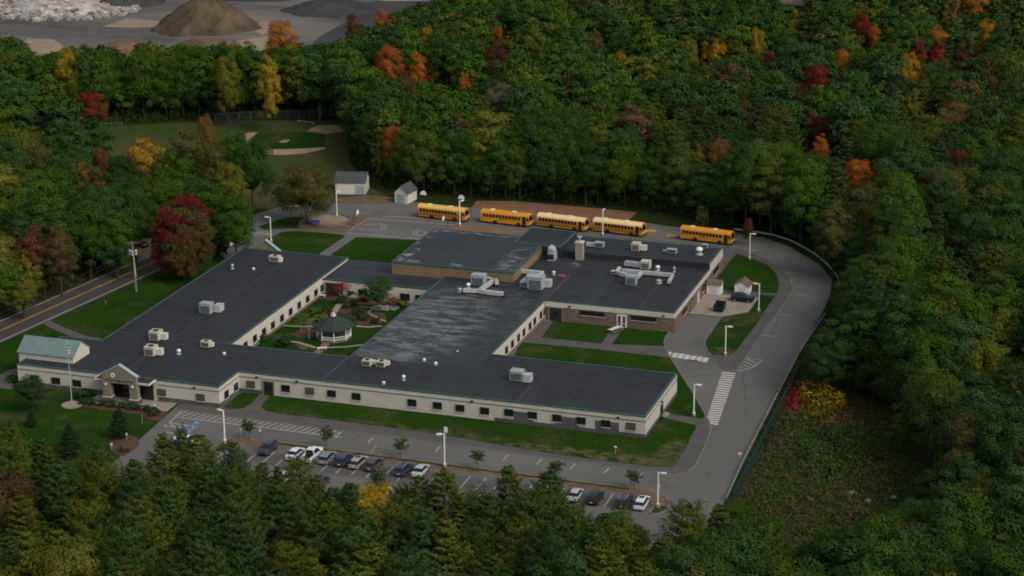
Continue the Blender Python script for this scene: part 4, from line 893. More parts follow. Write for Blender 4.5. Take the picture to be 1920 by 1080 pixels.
# basketball hoops
for (x, y, tx, ty, r, lab) in ((663.5, 424, 671, 399, 0, 'basketball hoop at the left end of the ball court'), (840, 437, 828, 412, 180, 'basketball hoop in front of the leftmost bus'), (797, 386, 797, 373, 270, 'basketball hoop behind the leftmost bus near the small shed'), (868, 394, 867, 381, 270, 'basketball hoop behind the rear of the leftmost bus beside the lamp')):
    p = G(x, y); root = empty('basketball_hoop', p, math.radians(r), lab, 'basketball hoop', 'basketball hoops round the ball court')
    b = MB(); b.tube((0, 0, 0), (0, 0, 3.0), .06, n=6); b.tube((0, 0, 2.9), (1.0, 0, 3.2), .05, n=6); b.build('post', M['dark'], root)
    b = MB()
    prof = [(-.7, 2.9), (.7, 2.9), (.75, 3.3), (.5, 3.75), (0, 3.95), (-.5, 3.75), (-.75, 3.3)]; n = 7
    b.v += [(1.0, y_, z_) for y_, z_ in prof]+[(1.06, y_, z_) for y_, z_ in prof]; b.f += [tuple(reversed(range(n))), tuple(range(n, 2*n))]+[(i, (i+1) % n, n+(i+1) % n, n+i) for i in range(n)]; b.m += [0]*(n+2)
    b.build('backboard', M['white'], root)
    b = MB()
    for k in range(10): a0, a1 = 2*PI*k/10, 2*PI*(k+1)/10; b.tube((1.35+.25*math.cos(a0), .25*math.sin(a0), 3.05), (1.35+.25*math.cos(a1), .25*math.sin(a1), 3.05), .02, n=4)
    b.build('rim', M['hydrant'], root)
# skip, bins at the loading dock
p = G(1349, 583, .16); root = empty('waste_skip', p, math.radians(-4), 'dark green open-topped waste container on the loading apron', 'dumpster')
b = MB(); b.v += [(-.85, -1, .15), (.85, -1, .15), (.85, 1, .15), (-.85, 1, .15), (-1, -1.1, 1.35), (1, -1.1, 1.35), (1, 1.1, 1.75), (-1, 1.1, 1.75), (-.85, -.95, 1.3), (.85, -.95, 1.3), (.85, .95, 1.65), (-.85, .95, 1.65), (-.8, -.9, .3), (.8, -.9, .3), (.8, .9, .3), (-.8, .9, .3)]
b.f += [(0, 3, 2, 1), (0, 1, 5, 4), (1, 2, 6, 5), (2, 3, 7, 6), (3, 0, 4, 7), (4, 5, 9, 8), (5, 6, 10, 9), (6, 7, 11, 10), (7, 4, 8, 11), (8, 9, 13, 12), (9, 10, 14, 13), (10, 11, 15, 14), (11, 8, 12, 15), (12, 13, 14, 15)]; b.m += [0]*14
b.build('bin_body', M['green'], root)
b = MB(); b.box(-.98, .98, .95, 1.1, 1.76, 1.84); b.box(-1.0, .98, 1.02, 1.1, 1.0, 1.76); b.build('lid', M['dark'], root)
b = MB(); 
for s in (-1, 1): b.box(s*1.0-.06, s*1.0+.06, -.6, .6, .8, .95)
b.build('lift_pocket', M['dark'], root)
for x, y, w, h, m, lab in ((1320, 549, .9, 1.1, 'hydrant', 'rust red bin beside the white dock shed'), (1327, 547, .9, 1.3, 'green', 'dark green bin tight against the white dock shed'), (1313.5, 552, .6, .9, 'bluebox', 'small blue bin at the school wall by the dock')):
    p = G(x, y, .16); root = empty('wheeled_bin', p, 0, lab, 'bin')
    b = MB(); b.v += [(-w*.4, -w*.4, 0), (w*.4, -w*.4, 0), (w*.4, w*.4, 0), (-w*.4, w*.4, 0), (-w/2, -w/2, h), (w/2, -w/2, h), (w/2, w/2, h), (-w/2, w/2, h)]; b.f += [(0, 3, 2, 1), (4, 5, 6, 7), (0, 1, 5, 4), (1, 2, 6, 5), (2, 3, 7, 6), (3, 0, 4, 7)]; b.m += [0]*6; b.build('bin_body', M[m], root)
    b = MB(); b.box(-w*.54, w*.54, -w*.54, w*.54, h, h+.08); b.build('lid', M[m], root)
# guard rails and fences
def fence(label, pts, h, name, panel, cat, posts=2.5, top=None, rail=None, solid=True, z=0):
    P = [Vector(G(*q)) if len(q) == 2 else Vector((q[0], q[1], 0)) for q in pts]; o = P[0]; root = empty(name, (o.x, o.y, z), 0, label, cat)
    b = MB(); pb = []
    for a, c in zip(P[:-1], P[1:]):
        d = c-a; L = d.length; n = max(1, int(L/posts)); dn = d.normalized()
        for k in range(n): pb.append(a+d*k/n)
        if solid:
            if solid == 'mesh':
                nn = int(L/.35); 
                for k in range(nn): q0 = a-o+d*k/nn; q1 = a-o+d*min(1, (k+1.0)/nn); b.tube((q0.x, q0.y, .05), (q1.x, q1.y, h), .022, n=3, caps=False); b.tube((q0.x, q0.y, h), (q1.x, q1.y, .05), .022, n=3, caps=False)
            else:
                for z0, z1 in rail: 
                    nrm = Vector((-dn.y, dn.x, 0))*.04; q = [a-o-nrm, c-o-nrm, c-o+nrm, a-o+nrm]; k0 = len(b.v)
                    b.v += [(v.x, v.y, z0) for v in q]+[(v.x, v.y, z1) for v in q]
                    for f in ((3, 2, 1, 0), (4, 5, 6, 7), (0, 1, 5, 4), (1, 2, 6, 5), (2, 3, 7, 6), (3, 0, 4, 7)): b.f.append(tuple(k0+i for i in f)); b.m.append(0)
        if top: b.tube(a-o+Vector((0, 0, h)), c-o+Vector((0, 0, h)), top, n=5)
    pb.append(P[-1]); b.build('rail' if rail else 'mesh_panel', M[panel], root)
    ps = MB()
    for v in pb: ps.cbox((v.x-o.x, v.y-o.y, 0), .12, .12, h)
    ps.build('posts', M['wood' if rail else panel], root, kind='stuff')
fence('curved steel guardrail round the outside of the loop road bend', [(1376, 433.5), (1410, 438), (1450, 445), (1482, 455), (1505, 467), (1530, 482), (1548, 497), (1562, 512), (1573, 529)], .75, 'guardrail', 'galv', 'guardrail', 2.0, rail=[(.4, .75)])
fence('weathered guardrail along the right edge of the east drive', [(1547, 592), (1520, 632), (1497, 668), (1470, 720), (1450, 757), (1432, 792), (1412, 831), (1390, 875), (1362, 940)], .7, 'guardrail', 'duct', 'guardrail', 2.0, rail=[(.42, .62)])
fence('green mesh fence sloping down the bank beside the east drive', [(1500, 700), (1478, 742), (1458, 780), (1440, 815), (1418, 858), (1396, 902), (1374, 946)], 2.0, 'mesh_fence', 'fence', 'fence', 2.6, top=.05, solid='mesh')
fence('grey chain-link fence along the far side of the playing field, left stretch', [(70, 252), (110, 246), (145, 243), (230, 238)], 1.3, 'chain_link_fence', 'fencegrey', 'fence', 3, top=.05, solid='mesh')
fence('grey chain-link fence behind the baseball infield', [(404, 228), (470, 224), (540, 222), (602, 221)], 2.2, 'chain_link_fence', 'fencegrey', 'fence', 3, top=.05, solid='mesh')
fence('tall chain-link backstop behind home plate', [(598, 226), (603, 220), (622, 218), (645, 219), (652, 228)], 4.8, 'backstop', 'fencegrey', 'backstop', 3, top=.07, solid='mesh')
p = G(25, 252); fence('chain-link backstop at the far left edge of the playing field', [(14, 258), (20, 250), (40, 247), (53, 252)], 4.5, 'backstop', 'fencegrey', 'backstop', 3, top=.07, solid='mesh')
p = G(573, 231); root = empty('team_bench', p, -.3, 'silver players bench beside the backstop', 'bench')
b = MB(); b.box(-3, 3, -.15, .15, .4, .46); b.build('seat', M['galv'], root)
for s in (-2.5, 0, 2.5): b = MB(); b.box(s-.05, s+.05, -.12, .12, 0, .4); b.build('leg', M['galv'], root)

# ------------------------------------------------------------ vehicles
def wheel(parent, x, y, r, w=.24, rim='chrome'):
    s = 1 if y > 0 else -1
    b = MB(); b.tube((0, -w/2, 0), (0, w/2, 0), r, n=16); t = b.build('wheel', M['black'], parent, (x, y, r))
    b = MB(); b.tube((0, s*w/2, 0), (0, s*(w/2+.02), 0), r*.58, n=10); b.build('rim', M[rim], t)
def make_bus(roofm, plain, label, lettering):
    root = empty('school_bus', (0, 0, 0), 0, label, 'school bus', 'school buses parked in line behind the school')
    prof = [(-1.2, .48), (-1.23, .9), (-1.23, 2.35), (-1.18, 2.62), (-.98, 2.86), (-.6, 3.03), (0, 3.09), (.6, 3.03), (.98, 2.86), (1.18, 2.62), (1.23, 2.35), (1.23, .9), (1.2, .48)]
    xs = [(-6.0, .97, .0), (-5.9, 1, 0), (-4, 1, 0), (-2, 1, 0), (0, 1, 0), (2, 1, 0), (4, 1, 0), (5.75, 1, 0), (6.05, .97, .0)]
    b = MB(); n = len(prof)
    for i, (x, k, _) in enumerate(xs):
        for y, z in prof:
            xx = x-(.32*max(0, (z-1.5)/1.6) if i == len(xs)-1 else 0)+(.15*max(0, (z-1.5)/1.6) if i == 0 else 0)
            b.v.append((xx, y*k, z if z < 2.6 else 2.6+(z-2.6)*(k-.03 if k < 1 else 1)))
    for i in range(len(xs)-1):
        for j in range(n-1): b.f.append((i*n+j, (i+1)*n+j, (i+1)*n+j+1, i*n+j+1)); b.m.append(1 if 2 <= j <= 9 else 0)
    b.f.append(tuple(range(n))); b.f.append(tuple((len(xs)-1)*n+j for j in reversed(range(n)))); b.m += [0, 0]
    b.box(-5.7, 5.8, -1.15, 1.15, .42, .5)
    b.build('body', [M['yellow'], M[roofm]], root)
    for s in (-1, 1):
        for i in range(12 if s < 0 else 13):
            x = -5.35+i*.78; b = MB(); b.box(x, x+.62, s*1.22 if s > 0 else -1.25, 1.25 if s > 0 else -1.22, 1.66, 2.3); b.build('window', M['glass'], root)
    b = MB()
    for z in ((.8, 1.12, 1.5) if not plain else (1.5,)):
        for s in (-1, 1): b.box(-5.9, 4.15, min(s*1.22, s*1.26), max(s*1.22, s*1.26), z, z+(.13 if not plain else .05))
    b.build('rub_rail', M['rail'], root)
    b = MB(); b.box(4.35, 5.2, -1.27, -1.2, .5, 2.45); d = b.build('door', M['frame'], root)
    b = MB(); b.box(4.42, 4.74, -1.29, -1.27, .75, 2.3); b.box(4.82, 5.12, -1.29, -1.27, .75, 2.3); b.build('pane', M['glass'], d)
    b = MB(); b.v += [(6.07, -1.05, 1.5), (6.07, 1.05, 1.5), (5.84, .98, 2.5), (5.84, -.98, 2.5), (5.9, -1.05, 1.5), (5.9, 1.05, 1.5), (5.7, .98, 2.5), (5.7, -.98, 2.5)]
    b.f += [(0, 1, 2, 3), (3, 2, 6, 7), (0, 3, 7, 4), (1, 5, 6, 2)]; b.m += [0]*4; b.build('windscreen', M['glass'], root)
    b = MB(); b.box(5.35, 5.8, -1.26, -1.22, 1.6, 2.3); b.box(5.35, 5.8, 1.22, 1.26, 1.6, 2.3); b.build('driver_window', M['glass'], root)
    b = MB(); b.box(-6.03, -5.97, -.8, .8, 1.6, 2.3); b.build('rear_window', M['glass'], root)
    for x in (6.0, -6.12): b = MB(); b.box(x, x+.14, -1.2, 1.2, .42, .68); b.build('bumper', M['rail'], root)
    for s in (-1, 1):
        b = MB(); b.tube((6.03, s*.95, .95), (6.1, s*.95, .95), .12, n=10); b.build('headlight', M['lamp'], root)
        b = MB(); b.tube((-6.02, s*1.0, 1.1), (-6.08, s*1.0, 1.1), .1, n=8); b.build('taillight', M['red'], root)
        b = MB(); b.tube((5.9, s*1.15, 2.3), (6.35, s*1.4, 2.1), .025, n=4); b.box(6.28, 6.4, s*1.4-.12, s*1.4+.12, 1.7, 2.15); b.build('mirror', M['black'], root)
        for x in (-2.35, 3.4): wheel(root, x, s*1.08, .48, .3, 'black')
        b = MB()
        for x in (-2.35, 3.4):
            k = len(b.v); b.v += [(x+.58*math.cos(PI*i/8), s*1.236, .5+.52*math.sin(PI*i/8)) for i in range(9)]; b.f.append(tuple(range(k, k+9)) if s > 0 else tuple(reversed(range(k, k+9)))); b.m.append(0)
        b.build('wheel_arch', M['rail'], root)
    for x in (-3.4, 1.9): b = MB(); b.box(x-.45, x+.45, -.35, .35, 3.05, 3.2); b.build('roof_hatch', M['white'], root)
    if lettering: text_obj('SCHOOL BUS', .26, M['rail'], root, (-.6, -1.25, 1.2), name='lettering')
    text_obj('SCHOOL BUS', .24, M['rail'], root, (5.86, 0, 2.58), rot=(PI/2, 0, PI/2), name='lettering')
    return root
for (xa, ya, xb, yb, rm, pln, lab, let) in ((783, 408, 871, 418, 'busroof', False, 'leftmost yellow school bus, three black side rails, behind the white lamp pole', False),
        (901, 418, 991, 428, 'yellow', True, 'deep orange school bus with plain lower sides, second from the left', True), (1006, 425.5, 1096, 437, 'busrooflight', False, 'school bus with a pale cream roof, third from the left', False),
        (1112, 435, 1202, 446, 'busrooflight', False, 'school bus with a pale cream roof crossed by a lamp pole, fourth from the left', False), (1275, 450, 1369, 462, 'yellow', True, 'orange school bus standing alone at the right near the bend', True)):
    A, B_ = Vector(G(xa, ya)), Vector(G(xb, yb)); c = (A+B_)/2; r = make_bus(rm, pln, lab, let)
    d = B_-A; n = Vector((-d.y, d.x, 0)).normalized(); c += n*1.3; r.location = (c.x, c.y, .012); r.rotation_euler = (0, 0, math.atan2(d.y, d.x))

CARS = {   # stations: x, half width, sill z, belt z, roof z (None = no cabin), kind of the span that starts here
 'sedan': dict(L=4.7, w=.9, st=[(-2.35, .78, .45, .72, None), (-2.25, .86, .3, .92, None), (-1.65, .9, .25, .98, None), (-1.05, .9, .25, .98, 1.4), (-.1, .9, .25, .96, 1.46), (.55, .9, .25, .95, 1.4), (1.25, .9, .25, .93, None), (2.1, .86, .28, .8, None), (2.35, .76, .4, .6, None)]),
 'suv': dict(L=4.7, w=.93, st=[(-2.35, .84, .5, .85, None), (-2.28, .9, .35, 1.05, None), (-2.0, .93, .3, 1.08, 1.62), (-1.0, .93, .3, 1.08, 1.7), (.1, .93, .3, 1.06, 1.7), (.55, .93, .3, 1.05, 1.62), (1.25, .93, .3, 1.05, None), (2.15, .88, .32, .95, None), (2.35, .8, .45, .7, None)]),
 'wagon': dict(L=4.75, w=.91, st=[(-2.38, .82, .45, .8, None), (-2.3, .88, .32, .98, None), (-1.9, .91, .28, 1.0, 1.5), (-1.0, .91, .28, 1.0, 1.56), (0, .91, .28, .98, 1.56), (.5, .91, .28, .97, 1.5), (1.25, .91, .28, .96, None), (2.15, .86, .3, .84, None), (2.38, .77, .42, .62, None)]),
 'pickup': dict(L=5.7, w=.98, st=[(-2.85, .93, .5, 1.1, None), (-2.78, .98, .42, 1.12, None), (-.9, .98, .38, 1.12, None), (-.75, .98, .38, 1.12, 1.78), (.2, .98, .38, 1.12, 1.84), (.75, .98, .38, 1.1, 1.76), (1.4, .98, .38, 1.12, None), (2.6, .94, .4, 1.05, None), (2.85, .86, .5, .8, None)])}
def make_car(kind, color, label, group=None, sunroof=False, lights_on=False, rack=False):
    C = CARS[kind]; S = C['st']; root = empty('pickup_truck' if kind == 'pickup' else 'parked_car', (0, 0, 0), 0, label, 'pickup truck' if kind == 'pickup' else 'car', group)
    pm = carpaint(*color); b = MB(); g = MB()
    def sec(s):
        x, w, z0, zb, zr = s; zr2 = zb+.06 if zr is None else zr; wr = w*.86 if zr is None else w*.72
        xr = x
        return [(x, -w*.93, z0), (x, -w, z0+.22), (x, -w, zb-.06), (x, -w*.95, zb), (xr, -wr, zr2-.05 if zr else zr2-.02), (xr, -wr*.8, zr2), (xr, wr*.8, zr2), (xr, wr, zr2-.05 if zr else zr2-.02), (x, w*.95, zb), (x, w, zb-.06), (x, w, z0+.22), (x, w*.93, z0)]
    secs = [sec(s) for s in S]
    if kind == 'pickup':                                 # open bed: drop the middle of the rear stations
        for i in (1, 2): 
            x, w, z0, zb, zr = S[i]; secs[i][4:8] = [(x, -w*.84, zb), (x, -w*.84, .72), (x, w*.84, .72), (x, w*.84, zb)]
    for i in range(len(S)-1):
        a, c = secs[i], secs[i+1]; cab = S[i][4] is not None or S[i+1][4] is not None; both = S[i][4] is not None and S[i+1][4] is not None
        for j in range(11):
            q = [a[j], c[j], c[j+1], a[j+1]]; gl = cab and ((j in (3, 7)) or (not both and j in (4, 5, 6)))
            if kind == 'pickup' and i == 2: gl = cab and j in (5,)
            (g if gl else b).poly(q)
    b.poly(secs[0]); b.poly(secs[-1][::-1]); b.box(-C['L']/2+.4, C['L']/2-.4, -C['w']*.8, C['w']*.8, .2, .3)
    b.build('body', pm, root); gg = g.build('window', M['glass'], root)
    if kind == 'pickup': t = MB(); t.box(-2.75, -.95, -.8, .8, .725, .74); t.build('truck_bed', M['dark'], root)
    if sunroof: t = MB(); t.box(-.5, .4, -.4, .4, S[4][4]+.0, S[4][4]+.02); t.build('sunroof', M['glass'], root)
    if rack:
        for s in (-1, 1): t = MB(); t.tube((-1.7, s*.6, S[3][4]+.06), (.3, s*.6, S[4][4]+.05), .03, n=5); t.build('roof_rail', M['galv'], root)
    hl, r, w = C['L']/2, (.38 if kind == 'pickup' else .34), C['w']
    for s in (-1, 1):
        for x in (-hl*.58, hl*.6): wheel(root, x, s*(w-.1), r)
        t = MB(); t.box(-hl+.0, -hl+.16, min(s*w*.5, s*w*.9), max(s*w*.5, s*w*.9), S[1][3]-.32, S[1][3]-.06); t.build('taillight', M['red'], root)
        t = MB(); t.box(hl-.26, hl-.04, min(s*w*.5, s*w*.86), max(s*w*.5, s*w*.86), S[-1][3]-.08, S[-1][3]+.06); t.build('headlight', M['lamp'], root)
        t = MB(); t.box(.75, .95, min(s*(w+.0), s*(w+.18)), max(s*(w+.0), s*(w+.18)), S[4][3]-.02, S[4][3]+.14); t.build('mirror', M['dark'], root)
    t = MB(); t.box(-hl-.03, -hl+.0, -.26, .26, .62, .76); t.build('number_plate', M['offwhite'], root)
    return root
cg = 'cars parked in the front lot'
K = dict(white=('white', (.7, .7, .7)), black=('black', (.012, .013, .015)), blue=('blue', (.03, .045, .1)), grey=('grey', (.12, .13, .14)), dgrey=('dark_grey', (.035, .04, .045)), silver=('silver', (.42, .44, .46)), tan=('tan', (.33, .3, .26)), brown=('brown', (.075, .055, .055)), navy=('navy', (.012, .014, .035)), steel=('steel', (.2, .22, .23)))
cars = [(503, 849, 'suv', 'dgrey', -1, 'dark grey SUV facing the camera, leftmost in the front lot', {}), (553, 858, 'sedan', 'white', 1, 'white hatchback beside the white pickup truck', {}), (585, 861, 'pickup', 'white', 1, 'white pickup truck with an empty black bed', {}),
        (615, 866, 'wagon', 'steel', 1, 'grey green wagon with roof rails right of the white pickup', dict(rack=True)), (644, 870, 'suv', 'blue', 1, 'blue SUV between the grey wagon and the tan crossover', {}), (671, 874, 'wagon', 'tan', 1, 'tan silver crossover with a dark sunroof and bright red tail lamps', dict(sunroof=True)),
        (701, 878.5, 'suv', 'brown', 1, 'dark brown SUV at the right end of the tight row of cars', {}), (756, 888, 'suv', 'blue', 1, 'dark blue SUV with a lone silver sedan on its right', dict(rack=True)), (787, 890, 'sedan', 'silver', 1, 'silver sedan parked right of a dark blue SUV', {}),
        (1077, 936, 'sedan', 'silver', 1, 'silver hatchback, leftmost of the four cars at the right end', {}), (1112.5, 940.5, 'suv', 'black', 1, 'small black SUV beside the silver hatchback at the right end', {}), (1170.5, 947.5, 'suv', 'dgrey', 1, 'black SUV immediately left of the white crossover', dict(rack=True)),
        (1202.5, 950.5, 'wagon', 'white', 1, 'white crossover with a sunroof next to the island end', dict(sunroof=True))]
for (x, y, k, c, d, lab, kw) in cars:
    r = make_car(k, K[c], lab, cg, **kw); p = G(x, y); X = -149.5+2.66*(round((p[0]+149.5-1.33)/2.66)+.5)
    X = X if abs(X-p[0]) < .9 else p[0]
    r.location = (p[0]*.7+X*.3, p[1]+.3, .012); r.rotation_euler = (0, 0, PI/2*d+random.uniform(-.03, .03))
for (x, y, k, c, rz, lab) in ((1392, 566, 'suv', 'navy', -.02, 'dark navy SUV parked on the loading apron before the white gabled shed'), (262, 462, 'suv', 'black', -.35, 'dark SUV on the gravel behind the utility pole'), (330, 842, 'sedan', 'navy', 3.1, 'dark car mostly hidden behind a pine at the lot entrance'),
        (536, 900, 'sedan', 'white', 1.57, 'white car showing through the sparse pine below the front row'), (601, 910, 'sedan', 'dgrey', 1.57, 'dark car peeking out at the pine tops below the pickup'), (655, 925, 'sedan', 'black', 1.57, 'black car half hidden left of the yellow tree'),
        (716, 931, 'sedan', 'white', 1.57, 'white car behind the yellow tree top'), (424, 463, 'suv', 'dgrey', 1.2, 'dark car under the trees beside the west wing roof'), (441, 459, 'sedan', 'silver', 1.2, 'silver car under the trees behind the west wing'), (350, 832, 'sedan', 'white', 0, 'white car behind the pines in the accessible bays')):
    r = make_car(k, K[c], lab); p = G(x, y); r.location = (p[0], p[1], .165 if x == 1392 else .014); r.rotation_euler = (0, 0, rz)

# ------------------------------------------------------------ quarry
def mound(name, c, R, H, m, label, cat, seed=1, flat=.12, sq=1.0):
    root = MB(); n, k = 48, 16; rr = random.Random(seed); ph = [rr.uniform(0, 6) for _ in range(6)]
    for j in range(k+1):
        t = j/k
        for i in range(n):
            a = 2*PI*i/n; wob = 1+.07*math.sin(3*a+ph[0])+.05*math.sin(7*a+ph[1]+t*4)+.025*math.sin(17*a+ph[2]+9*t)
            r = R*(flat+(1-flat)*t)*wob; z = H*(1-t**1.22); z += (H*.025*math.sin(9*a+ph[3]+14*t)+rr.uniform(-.04, .04)*H)*(1 if 0 < j < k else 0)
            root.v.append((r*math.cos(a), r*math.sin(a)*sq, max(z, 0 if j < k else -.3)))
    for j in range(k):
        for i in range(n): root.f.append((j*n+i, j*n+(i+1) % n, (j+1)*n+(i+1) % n, (j+1)*n+i)[::-1]); root.m.append(0)
    root.f.append(tuple(range(n))); root.m.append(0)
    return tag(root.build(name, m, None, c, smooth=False), label, cat)
mound('gravel_pile', G(385, 50), 17.5, 9.2, M['gravel'], 'large olive brown gravel pile rising above the tree line', 'gravel pile', 3, .2)
mound('dark_stockpile', G(620, 18), 16, 3.0, M['coal'], 'low dark stockpile at the back of the quarry yard', 'stockpile', 5, .3)
mound('dark_stockpile', G(235, 4), 14, 4.5, M['coal'], 'black heap behind the rubble at the top of the photo', 'stockpile', 8, .3)
mound('earth_bank', G(395, 92), 13, 3.0, M['dirt'], 'brown earth bank between the gravel pile and the tree line', 'earth bank', 6, .4, .5)
mound('earth_bank', G(235, 95), 8, 3.0, M['dirt'], 'bare earth slope showing in the gap of the tree line', 'earth bank', 16, .4, 1.2)
mound('rubble_heap', G(115, 16), 19, 3.5, M['rock'], 'pale heap under the broken concrete rubble', 'heap', 9, .35, .9)
b = MB(); rm = [M['rock'], mat('rubble_light', (.3, .3, .29), .9), mat('rubble_warm', (.3, .26, .21), .9), mat('rubble_pink', (.3, .2, .17), .9), mat('rubble_dark', (.13, .12, .11), .9)]
o0 = Vector(G(115, 16))
for i in range(1500):
    a = random.random()*2*PI; r = random.random()**.6*25; x, y = r*math.cos(a)*1.15, r*math.sin(a)*.95; z = max(0, 4.1*(1-math.hypot(x, y/.9)/19)); s = random.choice((.4, .6, .9, 1.3, 2.0))*random.uniform(.6, 1.2)
    k = len(b.v); mi = random.choices((0, 1, 2, 3, 4), (5, 3, 3, .5, 1.5))[0]
    for v in ((-1, -1, -1), (1, -1, -1), (1, 1, -1), (-1, 1, -1), (-1, -1, 1), (1, -1, 1), (1, 1, 1), (-1, 1, 1)):
        b.v.append((x+v[0]*s*random.uniform(.3, .7), y+v[1]*s*random.uniform(.3, .7), z+.2+v[2]*s*random.uniform(.2, .45)))
    for f in ((3, 2, 1, 0), (4, 5, 6, 7), (0, 1, 5, 4), (1, 2, 6, 5), (2, 3, 7, 6), (3, 0, 4, 7)): b.f.append(tuple(k+q for q in f)); b.m.append(mi)
tag(b.build('rubble', rm, None, o0), 'broken pale concrete rubble strewn over the quarry yard', 'rubble', kind='stuff')
sheet('puddle', gpoly([(634, 12), (640, 6), (652, 6), (656, 10), (646, 13)]), .022, mat('water', (.2, .24, .28), .1))

# ------------------------------------------------------------ trees
def leaf_mesh(name, cen, nor, sx, sy, tone, m, tang=None, hue=None):
    N = len(cen); nor = nor/np.linalg.norm(nor, axis=1, keepdims=True)
    if tang is None: tang = RNG.normal(size=(N, 3))
    t = tang-(tang*nor).sum(1, keepdims=True)*nor; t /= np.linalg.norm(t, axis=1, keepdims=True)+1e-9
    bt = np.cross(nor, t); sx = np.broadcast_to(sx, (N,))[:, None]/2; sy = np.broadcast_to(sy, (N,))[:, None]/2
    k = RNG.uniform(-.25, .25, (N, 1))
    V = np.stack([cen-t*sx, cen-bt*sy+t*sx*k, cen+t*sx, cen+bt*sy-t*sx*k], 1).reshape(-1, 3)
    me = bpy.data.meshes.new(name); me.vertices.add(4*N); me.vertices.foreach_set('co', V.astype(np.float32).ravel())
    me.loops.add(4*N); me.loops.foreach_set('vertex_index', np.arange(4*N, dtype=np.int32))
    me.polygons.add(N); me.polygons.foreach_set('loop_start', np.arange(0, 4*N, 4, dtype=np.int32))
    ca = me.color_attributes.new('tone', 'FLOAT_COLOR', 'POINT')
    ca.data.foreach_set('color', np.repeat(np.concatenate([tone, np.ones((N, 1))], 1), 4, 0).astype(np.float32).ravel())
    if hue is not None:
        ch = me.color_attributes.new('hue', 'FLOAT_COLOR', 'POINT'); ch.data.foreach_set('color', np.repeat(np.concatenate([hue, np.ones((N, 1))], 1), 4, 0).astype(np.float32).ravel())
    me.materials.append(m); me.update(calc_edges=True); me.validate() if False else None
    return me
def dec_cloud(seed, H, R, ncl, nl, ls, depth=.62, top=1.0):
    r = np.random.default_rng(seed); C = []; Nn = []; T = []; S = []
    zc = H*(1-depth/2); rz = H*depth/2
    for i in range(ncl):
        while True:
            d = r.normal(size=3); d /= np.linalg.norm(d)
            if d[2] > -.75: break
        k = r.uniform(.66, 1.0); wob = 1+.18*math.sin(3*math.atan2(d[1], d[0])+seed)
        c = np.array([d[0]*R*k*wob, d[1]*R*k*wob, zc+d[2]*rz*k*top]); cr = R*r.uniform(.2, .36)
        n = max(4, int(nl*(cr/R/.28)**2)); q = r.normal(size=(n, 3)); q /= np.linalg.norm(q, axis=1, keepdims=True); q[:, 2] = np.where(q[:, 2] < -.3, -q[:, 2], q[:, 2])
        lump = 1+.22*np.sin(q[:, 0]*5+i)*np.sin(q[:, 1]*5+i*2)
        P = c+q*cr*np.array([1, 1, .72])*(r.uniform(.72, 1.05, (n, 1))*lump[:, None])
        C.append(P); Nn.append(q+d*.5+r.normal(size=(n, 3))*.32); S.append(r.uniform(.7, 1.3, n)*ls)
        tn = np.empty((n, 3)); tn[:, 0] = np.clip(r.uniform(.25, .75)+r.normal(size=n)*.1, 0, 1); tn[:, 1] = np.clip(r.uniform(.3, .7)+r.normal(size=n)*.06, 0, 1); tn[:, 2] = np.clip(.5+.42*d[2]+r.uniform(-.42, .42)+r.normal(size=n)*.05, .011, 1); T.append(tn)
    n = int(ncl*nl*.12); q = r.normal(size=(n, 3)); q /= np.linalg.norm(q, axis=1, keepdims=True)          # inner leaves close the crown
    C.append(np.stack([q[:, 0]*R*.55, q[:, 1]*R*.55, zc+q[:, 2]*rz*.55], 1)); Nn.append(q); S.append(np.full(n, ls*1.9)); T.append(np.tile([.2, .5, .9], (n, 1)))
    return np.concatenate(C), np.concatenate(Nn), np.concatenate(S), np.concatenate(T)
def pine_cloud(seed, H, R, lev, nb, nl, ls, z0=.22, sharp=.8):
    r = np.random.default_rng(seed); C = []; Nn = []; T = []; S = []; TG = []
    for L in range(lev):
        t = (L+r.uniform(-.3, .3))/lev; t = min(max(t, 0), .985); z = H*(z0+(1-z0)*t); rad = R*min(1, (1-t)**sharp*1.15+.04)*(.75+.4*min(1, t*4))
        for k in range(nb):
            a = 2*PI*(k+r.uniform(-.35, .35))/nb+L*1.9; ln = rad*r.uniform(.55, 1.12); tilt = r.uniform(.05, .3)+t*.5
            d = np.array([math.cos(a), math.sin(a), 0]); n = max(5, int(nl*(.35+ln/R))); u = r.uniform(.25, 1, n)**.7
            wdt = ln*.30*np.sin(np.clip(u, .1, .97)*PI*.85)+.12; side = np.array([-d[1], d[0], 0]); s = r.uniform(-1, 1, n)*wdt
            P = np.array([0, 0, z])+d*(u*ln)[:, None]+side*s[:, None]; P[:, 2] += u**2*ln*tilt+r.normal(size=n)*.14*ln/3+.1-np.abs(s)*.12
            C.append(P); nn = np.tile([0, 0, 1.], (n, 1))+d*.55+r.normal(size=(n, 3))*.5; Nn.append(nn); TG.append(d*u[:, None]+side*(s/ (wdt+.01))[:, None]*.7+np.array([0, 0, .35])+r.normal(size=(n, 3))*.2)
            S.append(r.uniform(.7, 1.3, n)*ls); tn = np.empty((n, 3)); tn[:, 0] = np.clip(r.uniform(.25, .7)+.25*(u-.6)+r.normal(size=n)*.08, 0, 1); tn[:, 1] = np.clip(r.uniform(.35, .65)+r.normal(size=n)*.05, 0, 1); tn[:, 2] = np.clip(r.uniform(.02, 1), .011, 1); T.append(tn)
    return np.concatenate(C), np.concatenate(Nn), np.concatenate(S), np.concatenate(T), np.concatenate(TG)
